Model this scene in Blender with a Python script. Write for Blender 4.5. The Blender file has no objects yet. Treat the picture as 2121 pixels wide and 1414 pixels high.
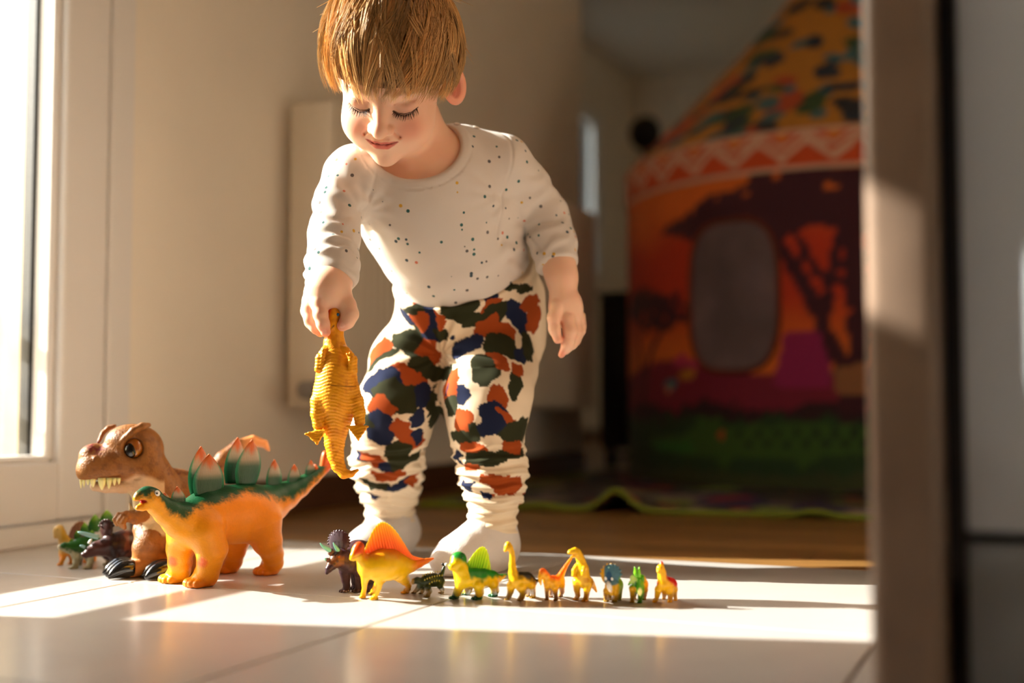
import bpy, bmesh, math, random
import numpy as np
from mathutils import Vector, Matrix

# ------------------------------------------------------------------ camera
FPX, CX, CY = 2500.0, 1060.5, 707.0          # focal length and centre of the 2121 x 1414 frame
HORIZON = 845.0
CAM_H = 0.19
PITCH = math.atan((HORIZON - CY) / FPX)
scene = bpy.context.scene
col = scene.collection
cam_data = bpy.data.cameras.new('camera')
cam_data.sensor_width = 36.0
cam_data.lens = 36.0 * FPX / 2121.0
cam_data.clip_start = 0.02
cam_data.clip_end = 200
cam_data.dof.use_dof = True
cam_data.dof.focus_distance = 1.27
cam_data.dof.aperture_fstop = 2.0
cam = bpy.data.objects.new('camera', cam_data)
cam.location = (0, 0, CAM_H)
cam.rotation_euler = (math.pi / 2 + PITCH, 0, 0)
col.objects.link(cam)
scene.camera = cam

# ------------------------------------------------------------------ sun and sky
SUN_EL = math.radians(26.5)
SUN_AZ = math.radians(9.2)
SUN_DIR = Vector((math.cos(SUN_AZ) * math.cos(SUN_EL), -math.sin(SUN_AZ) * math.cos(SUN_EL), -math.sin(SUN_EL)))
sun_data = bpy.data.lights.new('sun', 'SUN')
sun_data.energy = 20.0
sun_data.color = (1.0, 0.95, 0.875)
sun_data.angle = math.radians(0.6)
sun = bpy.data.objects.new('sun', sun_data)
sun.rotation_euler = SUN_DIR.to_track_quat('-Z', 'Y').to_euler()
sun.location = (-3, 0.5, 3)
col.objects.link(sun)

world = bpy.data.worlds.new('sky')
scene.world = world
world.use_nodes = True
wnt = world.node_tree
for n in list(wnt.nodes):
    wnt.nodes.remove(n)
w_out = wnt.nodes.new('ShaderNodeOutputWorld')
w_bg = wnt.nodes.new('ShaderNodeBackground')
w_sky = wnt.nodes.new('ShaderNodeTexSky')
w_sky.sky_type = 'NISHITA'
w_sky.sun_disc = False
w_sky.sun_elevation = SUN_EL
w_sky.sun_rotation = math.radians(-90 + 9.2)
w_sky.air_density = 1.2
w_sky.dust_density = 2.5
w_bg.inputs['Strength'].default_value = 0.75
wnt.links.new(w_sky.outputs[0], w_bg.inputs[0])
wnt.links.new(w_bg.outputs[0], w_out.inputs[0])

scene.view_settings.view_transform = 'Standard'
scene.view_settings.look = 'None'
scene.view_settings.gamma = 1.0
scene.view_settings.use_curve_mapping = False
scene.view_settings.exposure = -0.05
scene.cycles.max_bounces = 10
scene.cycles.diffuse_bounces = 6
scene.cycles.glossy_bounces = 4
scene.cycles.transmission_bounces = 6
scene.cycles.transparent_max_bounces = 12
scene.cycles.sample_clamp_indirect = 6.0
scene.cycles.use_denoising = True

# ------------------------------------------------------------------ points
CP, SP = math.cos(PITCH), math.sin(PITCH)
def W(x, y, Y):
    """world point seen at photo pixel (x, y) at forward distance Y"""
    a = (x - CX) / FPX
    b = (CY - y) / FPX
    s = Y / (CP - b * SP)
    return np.array([a * s, Y, CAM_H + (SP + b * CP) * s])
def F(x, y):
    """floor point seen at photo pixel (x, y)"""
    b = (CY - y) / FPX
    s = -CAM_H / (SP + b * CP)
    return np.array([(x - CX) / FPX * s, (CP - b * SP) * s, 0.0])
def PX(V):
    """world points -> pixel, forward distance"""
    V = np.asarray(V)
    y = V[..., 1] * CP + (V[..., 2] - CAM_H) * SP
    u = -V[..., 1] * SP + (V[..., 2] - CAM_H) * CP
    return CX + FPX * V[..., 0] / y, CY - FPX * u / y, V[..., 1]

TH = math.radians(23.52)
RO = np.array([-0.683, 1.61, 0.0])
RP = np.array([math.cos(TH), -math.sin(TH), 0.0])   # into the room, away from the window wall
RD = np.array([math.sin(TH), math.cos(TH), 0.0])    # along the window wall, away from the camera
def R(p, t, z=0.0):
    return RO + RP * p + RD * t + np.array([0, 0, z])

# ------------------------------------------------------------------ smooth value noise
_rng = np.random.RandomState(7)
_NT = _rng.rand(64, 64, 64).astype(np.float32)
def noise3(P, scale=1.0, seed=0):
    Q = np.asarray(P, dtype=np.float64) * scale + seed * 17.37
    i = np.floor(Q).astype(np.int64)
    f = Q - i
    f = f * f * (3 - 2 * f)
    i &= 63
    j = (i + 1) & 63
    x0, y0, z0 = i[..., 0], i[..., 1], i[..., 2]
    x1, y1, z1 = j[..., 0], j[..., 1], j[..., 2]
    fx, fy, fz = f[..., 0], f[..., 1], f[..., 2]
    a = _NT[x0, y0, z0] * (1 - fx) + _NT[x1, y0, z0] * fx
    b = _NT[x0, y1, z0] * (1 - fx) + _NT[x1, y1, z0] * fx
    c = _NT[x0, y0, z1] * (1 - fx) + _NT[x1, y0, z1] * fx
    d = _NT[x0, y1, z1] * (1 - fx) + _NT[x1, y1, z1] * fx
    return (a * (1 - fy) + b * fy) * (1 - fz) + (c * (1 - fy) + d * fy) * fz - 0.5
def sstep(a, b, x):
    t = np.clip((x - a) / (b - a), 0, 1)
    return t * t * (3 - 2 * t)
def mix(a, b, t):
    t = np.asarray(t)[..., None]
    return np.asarray(a) * (1 - t) + np.asarray(b) * t

# ------------------------------------------------------------------ materials
_mats = {}
def srgb(r, g, b):
    def f(c):
        c /= 255.0
        return c / 12.92 if c <= 0.04045 else ((c + 0.055) / 1.055) ** 2.4
    return np.array([f(r), f(g), f(b)])
def mat(name, color=None, rough=0.5, bump=0.0, bscale=200.0, sss=0.0, sss_r=(1, 0.35, 0.2), sss_scale=0.01,
        metallic=0.0, coat=0.0, var=0.0, vscale=6.0, spec=0.5, trans=0.0, sheen=0.0, detail=3.0, stretch=None):
    """procedural principled material; color None reads the colour attribute Col"""
    if name in _mats:
        return _mats[name]
    m = bpy.data.materials.new(name)
    m.use_nodes = True
    nt = m.node_tree
    b = nt.nodes['Principled BSDF']
    b.inputs['Roughness'].default_value = rough
    b.inputs['Metallic'].default_value = metallic
    b.inputs['Specular IOR Level'].default_value = spec
    b.inputs['Coat Weight'].default_value = coat
    b.inputs['Coat Roughness'].default_value = 0.12
    b.inputs['Transmission Weight'].default_value = trans
    b.inputs['Sheen Weight'].default_value = sheen
    if sss > 0:
        b.inputs['Subsurface Weight'].default_value = sss
        b.inputs['Subsurface Radius'].default_value = sss_r
        b.inputs['Subsurface Scale'].default_value = sss_scale
    tc = nt.nodes.new('ShaderNodeTexCoord')
    mp = nt.nodes.new('ShaderNodeMapping')
    nt.links.new(tc.outputs['Object'], mp.inputs['Vector'])
    if stretch:
        mp.inputs['Scale'].default_value = stretch
    if color is None:
        at = nt.nodes.new('ShaderNodeAttribute')
        at.attribute_name = 'Col'
        src = at.outputs['Color']
    else:
        rgb = nt.nodes.new('ShaderNodeRGB')
        rgb.outputs[0].default_value = (*color, 1)
        src = rgb.outputs[0]
    if var > 0:
        nz = nt.nodes.new('ShaderNodeTexNoise')
        nz.inputs['Scale'].default_value = vscale
        nz.inputs['Detail'].default_value = detail
        nt.links.new(mp.outputs[0], nz.inputs['Vector'])
        mr = nt.nodes.new('ShaderNodeMapRange')
        mr.inputs['From Min'].default_value = 0.3
        mr.inputs['From Max'].default_value = 0.7
        mr.inputs['To Min'].default_value = 1 - var
        mr.inputs['To Max'].default_value = 1 + var
        nt.links.new(nz.outputs[0], mr.inputs[0])
        mul = nt.nodes.new('ShaderNodeVectorMath')
        mul.operation = 'SCALE'
        nt.links.new(src, mul.inputs[0])
        nt.links.new(mr.outputs[0], mul.inputs['Scale'])
        src = mul.outputs[0]
    nt.links.new(src, b.inputs['Base Color'])
    if bump > 0:
        nz = nt.nodes.new('ShaderNodeTexNoise')
        nz.inputs['Scale'].default_value = bscale
        nz.inputs['Detail'].default_value = 4
        nt.links.new(mp.outputs[0], nz.inputs['Vector'])
        bp = nt.nodes.new('ShaderNodeBump')
        bp.inputs['Strength'].default_value = bump
        bp.inputs['Distance'].default_value = 0.002
        nt.links.new(nz.outputs[0], bp.inputs['Height'])
        nt.links.new(bp.outputs[0], b.inputs['Normal'])
    _mats[name] = m
    return m

# ------------------------------------------------------------------ mesh objects
def mesh_obj(name, V, faces, m=None, parent=None, colors=None, smooth=True, loc=None):
    """V in world space; the object sits at its parent's (or its own) origin"""
    V = np.asarray(V, dtype=np.float64)
    if parent is not None:
        o_loc = np.array(parent.matrix_world.translation) if parent.parent else np.array(parent.location)
    else:
        o_loc = np.array(loc if loc is not None else (0, 0, 0), dtype=float)
    me = bpy.data.meshes.new(name)
    L = V - o_loc
    if isinstance(faces, np.ndarray) and faces.ndim == 2:
        nf, k = faces.shape
        me.vertices.add(len(L))
        me.vertices.foreach_set('co', L.astype(np.float32).ravel())
        me.loops.add(nf * k)
        me.loops.foreach_set('vertex_index', faces.astype(np.int32).ravel())
        me.polygons.add(nf)
        me.polygons.foreach_set('loop_start', np.arange(0, nf * k, k, dtype=np.int32))
        me.update(calc_edges=True)
        me.validate()
    else:
        me.from_pydata([tuple(v) for v in L], [], [tuple(int(i) for i in f) for f in faces])
        me.update()
    if smooth:
        me.polygons.foreach_set('use_smooth', np.ones(len(me.polygons), dtype=bool))
    if colors is not None:
        a = me.color_attributes.new('Col', 'FLOAT_COLOR', 'POINT')
        c = np.ones((len(L), 4), dtype=np.float32)
        c[:, :3] = np.clip(colors, 0, 1)
        a.data.foreach_set('color', c.ravel())
    if m is not None:
        me.materials.append(m)
    o = bpy.data.objects.new(name, me)
    col.objects.link(o)
    if parent is not None:
        o.parent = parent
        if parent.parent is not None and parent.type == 'MESH':
            o.location = (0, 0, 0)
    else:
        o.location = tuple(o_loc)
    return o
def tag(o, label=None, cat=None, group=None, kind=None):
    if label: o['label'] = label
    if cat: o['category'] = cat
    if group: o['group'] = group
    if kind: o['kind'] = kind
    return o
def thing(name, label, cat, loc, group=None):
    o = bpy.data.objects.new(name, None)
    o.empty_display_size = 0.02
    o.location = tuple(float(c) for c in loc)
    col.objects.link(o)
    bpy.context.view_layer.update()
    return tag(o, label, cat, group)
def part(name, V, faces, m, parent, colors=None, smooth=True):
    """a child (or grandchild) in its thing's frame"""
    root = parent
    while root.parent is not None:
        root = root.parent
    V = np.asarray(V, dtype=np.float64) - np.array(root.location)
    me_o = mesh_obj(name, V, faces, m, None, colors, smooth)
    me_o.parent = parent
    return me_o
def join(parts):
    """parts: list of (V, faces list) -> one"""
    Vs, Fs, n = [], [], 0
    for V, Fc in parts:
        Vs.append(np.asarray(V, dtype=float))
        Fs += [tuple(i + n for i in f) for f in Fc]
        n += len(V)
    return np.vstack(Vs), Fs

def prism_box(c, ax, ay, az, bev=0.0, seg=1):
    """box with half-axis vectors ax, ay, az about c; bevelled with bmesh"""
    bm = bmesh.new()
    M = Matrix(((ax[0], ay[0], az[0], c[0]), (ax[1], ay[1], az[1], c[1]), (ax[2], ay[2], az[2], c[2]), (0, 0, 0, 1)))
    bmesh.ops.create_cube(bm, size=2.0, matrix=M)
    if bev > 0:
        bmesh.ops.bevel(bm, geom=bm.edges[:], offset=bev, segments=seg, affect='EDGES', profile=0.5, clamp_overlap=True)
    bm.verts.index_update()
    V = np.array([v.co[:] for v in bm.verts])
    Fc = [[v.index for v in f.verts] for f in bm.faces]
    bm.free()
    return V, Fc
def rbox(p0, p1, t0, t1, z0, z1, bev=0.0, seg=1):
    """box in room coordinates"""
    c = R((p0 + p1) / 2, (t0 + t1) / 2, (z0 + z1) / 2)
    return prism_box(c, RP * (p1 - p0) / 2, RD * (t1 - t0) / 2, np.array([0, 0, (z1 - z0) / 2]), bev, seg)
def tube(pts, rad, n=8, cap=True):
    pts = np.asarray(pts, dtype=float)
    rad = np.broadcast_to(np.asarray(rad, dtype=float), (len(pts),))
    T = np.gradient(pts, axis=0)
    T /= np.linalg.norm(T, axis=1)[:, None] + 1e-12
    ref = np.array([0, 0, 1.0]) if abs(T[0, 2]) < 0.9 else np.array([1.0, 0, 0])
    V = []
    for i in range(len(pts)):
        a = np.cross(T[i], ref); a /= np.linalg.norm(a) + 1e-12
        b = np.cross(T[i], a)
        ref = np.cross(a, T[i]) if False else ref
        for j in range(n):
            g = 2 * math.pi * j / n
            V.append(pts[i] + rad[i] * (a * math.cos(g) + b * math.sin(g)))
    Fc = []
    for i in range(len(pts) - 1):
        for j in range(n):
            k = (j + 1) % n
            Fc.append((i * n + j, i * n + k, (i + 1) * n + k, (i + 1) * n + j))
    if cap:
        Fc.append(tuple(range(n - 1, -1, -1)))
        Fc.append(tuple((len(pts) - 1) * n + j for j in range(n)))
    return np.array(V), Fc
def disc_solid(c, axis, r, h, n=24, bev=0.15):
    """knob: short bevelled cylinder along axis from c"""
    axis = np.asarray(axis, float); axis /= np.linalg.norm(axis)
    b = r * bev
    return tube([c, c + axis * b * .3, c + axis * b, c + axis * (h - b), c + axis * (h - b * .3), c + axis * h],
                [r - b, r - b * .3, r, r, r - b * .3, r - b], n)
def uv_ball(c, ax, ay, az, nu=16, nv=10):
    V, Fc = [], []
    c = np.asarray(c, float)
    for i in range(nv + 1):
        th = math.pi * i / nv
        for j in range(nu):
            ph = 2 * math.pi * j / nu
            V.append(c + np.asarray(ax) * math.sin(th) * math.cos(ph) + np.asarray(ay) * math.sin(th) * math.sin(ph) + np.asarray(az) * math.cos(th))
    for i in range(nv):
        for j in range(nu):
            k = (j + 1) % nu
            Fc.append((i * nu + j, (i + 1) * nu + j, (i + 1) * nu + k, i * nu + k))
    return np.array(V), Fc
def interp_path(pts, n):
    """Catmull-Rom resample; pts rows of any width"""
    P = np.asarray(pts, float)
    m = len(P)
    out = []
    for u in np.linspace(0, m - 1, n):
        i = min(int(u), m - 2)
        f = u - i
        p0, p1, p2, p3 = P[max(i - 1, 0)], P[i], P[i + 1], P[min(i + 2, m - 1)]
        out.append(0.5 * (2 * p1 + (p2 - p0) * f + (2 * p0 - 5 * p1 + 4 * p2 - p3) * f * f + (3 * p1 - p0 - 3 * p2 + p3) * f ** 3))
    return np.array(out)

# ------------------------------------------------------------------ signed distance sculpting
class Sdf:
    def __init__(s):
        s.ops = []
    def cone(s, a, b, r1, r2, k=0.0, op='add', fold=None, flat=None):
        a, b = np.asarray(a, float), np.asarray(b, float)
        R_ = max(r1, r2) * 1.15
        lo, hi = np.minimum(a, b) - R_, np.maximum(a, b) + R_
        ba = b - a
        L2 = max(float(ba @ ba), 1e-12)
        def f(X, Y, Z):
            px, py, pz = X - a[0], Y - a[1], Z - a[2]
            t = np.clip((px * ba[0] + py * ba[1] + pz * ba[2]) / L2, 0, 1)
            qx, qy, qz = px - t * ba[0], py - t * ba[1], pz - t * ba[2]
            r = r1 + (r2 - r1) * t
            if fold is not None:
                r = r + fold(t, X, Y, Z)
            return np.sqrt(qx * qx + qy * qy + qz * qz) - r
        s.ops.append((op, f, lo, hi, k))
        return s
    def chain(s, pts, k=0.0, n=None, op='add', kk=None):
        """pts rows (x, y, z, r); smooth chain of round cones"""
        P = np.asarray(pts, float)
        if n:
            P = interp_path(P, n)
        for i in range(len(P) - 1):
            kc = k if i == 0 else (kk if kk is not None else min(P[i, 3], P[i + 1, 3]) * 0.3)
            s.cone(P[i, :3], P[i + 1, :3], P[i, 3], P[i + 1, 3], kc, op)
        return s
    def ball(s, c, r, k=0.0, op='add'):
        c = np.asarray(c, float)
        def f(X, Y, Z):
            return np.sqrt((X - c[0]) ** 2 + (Y - c[1]) ** 2 + (Z - c[2]) ** 2) - r
        s.ops.append((op, f, c - r, c + r, k))
        return s
    def ell(s, c, r, k=0.0, rot=None, op='add'):
        """ellipsoid, rot = 3x3 with local axes as columns"""
        c, r = np.asarray(c, float), np.asarray(r, float)
        M = np.eye(3) if rot is None else np.asarray(rot, float)
        ext = np.sqrt(((M * r) ** 2).sum(axis=1))
        def f(X, Y, Z):
            x, y, z = X - c[0], Y - c[1], Z - c[2]
            a = (x * M[0, 0] + y * M[1, 0] + z * M[2, 0]) / r[0]
            b = (x * M[0, 1] + y * M[1, 1] + z * M[2, 1]) / r[1]
            d = (x * M[0, 2] + y * M[1, 2] + z * M[2, 2]) / r[2]
            k0 = np.sqrt(a * a + b * b + d * d)
            k1 = np.sqrt((a / r[0]) ** 2 + (b / r[1]) ** 2 + (d / r[2]) ** 2)
            return k0 * (k0 - 1) / np.maximum(k1, 1e-9)
        s.ops.append((op, f, c - ext, c + ext, k))
        return s
    def func(s, f, lo, hi, k=0.0, op='add'):
        s.ops.append((op, f, np.asarray(lo, float), np.asarray(hi, float), k))
        return s
    def plane(s, c, n, k=0.0):
        """keep the side the normal points to"""
        c, n = np.asarray(c, float), np.asarray(n, float)
        n = n / np.linalg.norm(n)
        s.ops.append(('and', lambda X, Y, Z: -((X - c[0]) * n[0] + (Y - c[1]) * n[1] + (Z - c[2]) * n[2]), None, None, k))
        return s
    def axes(s, vox):
        lo = np.min([o[2] for o in s.ops if o[0] == 'add'], axis=0) - 3 * vox
        hi = np.max([o[3] for o in s.ops if o[0] == 'add'], axis=0) + 3 * vox
        return [np.arange(lo[i], hi[i] + vox, vox) for i in range(3)]
    def eval(s, ax):
        xs, ys, zs = ax
        D = np.full((len(xs), len(ys), len(zs)), 1.0, dtype=np.float32)
        for op, f, lo, hi, k in s.ops:
            if lo is None:
                sl = [slice(0, len(a)) for a in ax]
            else:
                m = k + 0.006
                sl = []
                for i, a in enumerate(ax):
                    i0 = max(int(np.searchsorted(a, lo[i] - m)) - 1, 0)
                    i1 = min(int(np.searchsorted(a, hi[i] + m)) + 1, len(a))
                    sl.append(slice(i0, max(i1, i0)))
            sl = tuple(sl)
            X = xs[sl[0]][:, None, None].astype(np.float32)
            Y = ys[sl[1]][None, :, None].astype(np.float32)
            Z = zs[sl[2]][None, None, :].astype(np.float32)
            if 0 in (X.size, Y.size, Z.size):
                continue
            A = D[sl]
            B = f(X, Y, Z)
            if op == 'disp':
                D[sl] = A + B
                continue
            if op == 'add':
                if k > 0:
                    h = np.maximum(k - np.abs(A - B), 0) / k
                    D[sl] = np.minimum(A, B) - h * h * k * 0.25
                else:
                    D[sl] = np.minimum(A, B)
            else:
                if op == 'sub':
                    B = -B
                if k > 0:
                    h = np.maximum(k - np.abs(A - B), 0) / k
                    D[sl] = np.maximum(A, B) + h * h * k * 0.25
                else:
                    D[sl] = np.maximum(A, B)
        return D
    def mesh(s, vox=None, ax=None):
        ax = ax or s.axes(vox)
        return surface_nets(s.eval(ax), ax)

def surface_nets(D, ax):
    nx, ny, nz = D.shape
    S = D < 0
    cnt = np.zeros((nx - 1, ny - 1, nz - 1), dtype=np.int8)
    for i in (0, 1):
        for j in (0, 1):
            for k in (0, 1):
                cnt += S[i:nx - 1 + i, j:ny - 1 + j, k:nz - 1 + k]
    act = (cnt > 0) & (cnt < 8)
    I, J, K = np.nonzero(act)
    n = len(I)
    idx = np.full(act.shape, -1, dtype=np.int32)
    idx[I, J, K] = np.arange(n)
    corner = {}
    for i in (0, 1):
        for j in (0, 1):
            for k in (0, 1):
                corner[i, j, k] = D[I + i, J + j, K + k].astype(np.float64)
    acc = np.zeros((n, 3))
    num = np.zeros(n)
    for a in corner:
        for axis in range(3):
            if a[axis] == 1:
                continue
            b = list(a); b[axis] = 1; b = tuple(b)
            d0, d1 = corner[a], corner[b]
            cr = (d0 < 0) != (d1 < 0)
            t = np.where(cr, d0 / np.where(cr, d0 - d1, 1.0), 0)
            p = np.zeros((n, 3))
            for q in range(3):
                p[:, q] = a[q]
            p[:, axis] = t
            acc += p * cr[:, None]
            num += cr
    loc = acc / num[:, None]
    V = np.empty((n, 3))
    for q, (g, base) in enumerate(zip(ax, (I, J, K))):
        V[:, q] = g[base] + (g[base + 1] - g[base]) * loc[:, q]
    quads = []
    # edges along x, y, z
    for axis in range(3):
        sl0 = [slice(1, -1)] * 3; sl0[axis] = slice(0, -1)
        sl1 = [slice(1, -1)] * 3; sl1[axis] = slice(1, None)
        a, b = S[tuple(sl0)], S[tuple(sl1)]
        ch = np.nonzero(a != b)
        if len(ch[0]) == 0:
            continue
        inside = a[ch]
        c = [ch[0] + 1, ch[1] + 1, ch[2] + 1]
        c[axis] = ch[axis]
        u, v = (axis + 1) % 3, (axis + 2) % 3
        def cell(du, dv):
            e = [c[0].copy(), c[1].copy(), c[2].copy()]
            e[u] += du; e[v] += dv
            return idx[e[0], e[1], e[2]]
        q = np.stack([cell(-1, -1), cell(0, -1), cell(0, 0), cell(-1, 0)], axis=1)
        q[~inside] = q[~inside][:, ::-1]
        quads.append(q)
    Q = np.vstack(quads)
    Q = Q[(Q >= 0).all(axis=1)]
    return V, Q
def relax(V, Q, it=1, lam=0.5):
    for _ in range(it):
        acc = np.zeros_like(V); num = np.zeros(len(V))
        for a, b in ((0, 1), (1, 2), (2, 3), (3, 0)):
            np.add.at(acc, Q[:, a], V[Q[:, b]]); np.add.at(num, Q[:, a], 1)
            np.add.at(acc, Q[:, b], V[Q[:, a]]); np.add.at(num, Q[:, b], 1)
        V = V * (1 - lam) + lam * acc / np.maximum(num, 1)[:, None]
    return V

# ================================================================== the room
def struct(name, V, Fc, m, smooth=False, loc=None):
    return tag(mesh_obj(name, V, Fc, m, None, None, smooth, loc), kind='structure')
M_wall = mat('cream_paint', srgb(248, 238, 222), 0.75, bump=0.05, bscale=90, var=0.02)
M_ceil = mat('ceiling_paint', srgb(225, 218, 206), 0.8)
M_white = mat('white_pvc', srgb(238, 234, 230), 0.35)
M_grout = mat('grout', srgb(92, 70, 52), 0.85, var=0.1, vscale=60)
M_tile = mat('glazed_tile', srgb(204, 198, 192), 0.20, bump=0.06, bscale=300, var=0.03, vscale=14)
M_wood_dark = mat('dark_stained_wood', srgb(84, 52, 32), 0.45, var=0.2, vscale=10, stretch=(1, 1, 8))
M_rad = mat('radiator_enamel', srgb(222, 210, 190), 0.4)
M_steel = mat('dark_seal', srgb(36, 34, 32), 0.5)
M_metal = mat('brushed_metal', srgb(150, 145, 140), 0.35, metallic=0.8)
CEIL = 2.4
T_EDGE = 0.272                                   # where the tiles meet the wooden floor
TILE_P = [-0.06, 0.355, 0.7266, 1.143, 1.55, 1.96, 2.37]
TILE_T = [T_EDGE, -0.148, -0.56, -0.975, -1.39, -1.8, -2.2]

# floor slab (grout level) with the tiles and the boards on it as pieces
V, Fc = join([rbox(-0.2, 2.52, -3.0, T_EDGE + 0.006, -0.15, -0.0025), rbox(-1.4, 2.52, T_EDGE + 0.006, 6.7, -0.15, -0.013)])
floor = struct('floor', V, Fc, M_grout)
tile_cache = {}
for i in range(len(TILE_P) - 1):
    for j in range(len(TILE_T) - 1):
        p0, p1 = TILE_P[i] + 0.0017, TILE_P[i + 1] - 0.0017
        t1, t0 = TILE_T[j] - (0.0 if j == 0 else 0.0017), TILE_T[j + 1] + 0.0017
        V, Fc = rbox(p0, p1, t0, t1, -0.011, 0.0, 0.0009, 2)
        o = mesh_obj('tile', V, Fc, M_tile, None, None, False)
        o.parent = floor
# oak boards run along the threshold
def wood_mat(name, base, var):
    m = bpy.data.materials.new(name)
    m.use_nodes = True
    nt = m.node_tree
    b = nt.nodes['Principled BSDF']
    b.inputs['Roughness'].default_value = 0.32
    tc = nt.nodes.new('ShaderNodeTexCoord')
    mp = nt.nodes.new('ShaderNodeMapping')
    mp.inputs['Rotation'].default_value = (0, 0, TH)
    mp.inputs['Scale'].default_value = (3, 60, 20)
    nz = nt.nodes.new('ShaderNodeTexNoise')
    nz.inputs['Scale'].default_value = 1.0
    nz.inputs['Detail'].default_value = 5
    oi = nt.nodes.new('ShaderNodeObjectInfo')
    ad = nt.nodes.new('ShaderNodeMath'); ad.operation = 'ADD'
    cr = nt.nodes.new('ShaderNodeValToRGB')
    cr.color_ramp.elements[0].position = 0.35
    cr.color_ramp.elements[0].color = (*(base * (1 - var)), 1)
    cr.color_ramp.elements[1].position = 0.7
    cr.color_ramp.elements[1].color = (*(base * (1 + var)), 1)
    nt.links.new(tc.outputs['Object'], mp.inputs[0])
    nt.links.new(mp.outputs[0], nz.inputs['Vector'])
    ml = nt.nodes.new('ShaderNodeMath'); ml.operation = 'MULTIPLY_ADD'
    ml.inputs[1].default_value = 0.25; ml.inputs[2].default_value = -0.12
    nt.links.new(oi.outputs['Random'], ml.inputs[0])
    nt.links.new(nz.outputs[0], ad.inputs[0]); nt.links.new(ml.outputs[0], ad.inputs[1])
    nt.links.new(ad.outputs[0], cr.inputs[0])
    nt.links.new(cr.outputs[0], b.inputs['Base Color'])
    return m
M_oak = wood_mat('oak_boards', srgb(140, 100, 52), 0.28)
rnd = random.Random(4)
tb = T_EDGE + 0.008
row = 0
while tb < 6.5:
    wdt = 0.09
    p = -1.3 - rnd.random() * 0.9
    far = tb > 2.2
    while p < 2.37:
        L = 5.2 if far else 0.9 + rnd.random() * 0.5
        V, Fc = rbox(max(p, -1.3), min(p + L, 2.37) - 0.0008, tb, min(tb + wdt, 6.5) - 0.0008, -0.012, -0.0012, 0.0006, 1)
        o = mesh_obj('floor_board', V, Fc, M_oak, None, None, False)
        o.parent = floor
        p += L
    tb += wdt
    row += 1

# --- window wall: French door (visible) and a kitchen window nearer the camera
WT = -0.16                                       # outer face of the wall
D0, D1 = -0.600, 0.247                           # clear opening of the French door
K0, K1, KS = -1.75, -0.608, 0.79                  # kitchen window opening and its sill height
HEAD = 2.15
V, Fc = join([rbox(WT, 0, -3.0, K0, 0, CEIL), rbox(WT, 0, K0, K1, 0, KS), rbox(WT, 0, K0, K1, HEAD, CEIL),
              rbox(WT, 0, K1, D0, 0, CEIL), rbox(WT, 0, D0, D1, HEAD, CEIL), rbox(WT, 0, D1, 2.24, 0, CEIL)])
struct('wall_left', V, Fc, M_wall)
V, Fc = join([rbox(-1.36, 0, 2.10, 2.24, 0, CEIL)])
V, Fc = rbox(-1.2, WT, 2.12, 2.24, 0, CEIL)
struct('wall_return', V, Fc, M_wall)
LW = -1.2                                        # living room side wall with its far window
FW0, FW1, FZ0, FZ1 = 4.95, 5.85, 0.95, 2.02
V, Fc = join([rbox(LW - 0.16, LW, 2.12, FW0, 0, CEIL), rbox(LW - 0.16, LW, FW1, 6.5, 0, CEIL),
              rbox(LW - 0.16, LW, FW0, FW1, 0, FZ0), rbox(LW - 0.16, LW, FW0, FW1, FZ1, CEIL)])
struct('wall_living', V, Fc, M_wall)
V, Fc = rbox(LW - 0.16, 2.52, 6.5, 6.65, 0, CEIL)
struct('wall_far', V, Fc, M_wall)
V, Fc = rbox(2.372, 2.52, -3.0, 6.65, 0, CEIL)
struct('wall_right', V, Fc, M_wall)
V, Fc = rbox(WT, 2.52, -3.15, -3.0, 0, CEIL)
struct('wall_rear', V, Fc, M_wall)
V, Fc = rbox(LW - 0.16, 2.52, -3.15, 6.65, CEIL, CEIL + 0.1)
struct('ceiling', V, Fc, M_ceil)
V, Fc = rbox(0.0, 0.014, D1 + 0.01, 2.24, -0.002, 0.062, 0.003, 2)
struct('baseboard_left', V, Fc, M_wood_dark)
V, Fc = join([rbox(-1.36 + 0.16, LW + 0.014, 2.24, 6.5, -0.002, 0.062, 0.003, 2), rbox(LW, 2.37, 6.486, 6.5, -0.002, 0.062, 0.003, 2)])
struct('baseboard_far', V, Fc, M_wood_dark)

# glass
def glass_mat(nm='window_glass', tint=(0.97, 0.985, 0.975, 1)):
    m = bpy.data.materials.new(nm)
    m.use_nodes = True
    nt = m.node_tree
    for n in list(nt.nodes):
        nt.nodes.remove(n)
    o = nt.nodes.new('ShaderNodeOutputMaterial')
    g = nt.nodes.new('ShaderNodeBsdfGlossy'); g.inputs['Roughness'].default_value = 0.01
    t = nt.nodes.new('ShaderNodeBsdfTransparent'); t.inputs[0].default_value = tint
    fr = nt.nodes.new('ShaderNodeFresnel'); fr.inputs[0].default_value = 1.3
    mx = nt.nodes.new('ShaderNodeMixShader')
    nt.links.new(fr.outputs[0], mx.inputs[0]); nt.links.new(t.outputs[0], mx.inputs[1]); nt.links.new(g.outputs[0], mx.inputs[2])
    nt.links.new(mx.outputs[0], o.inputs[0])
    return m
M_glass = glass_mat()
M_glass_tint = glass_mat('dimming_glass', (0.58, 0.64, 0.68, 1))  # tint added to dim the daylight from the far window
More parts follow.
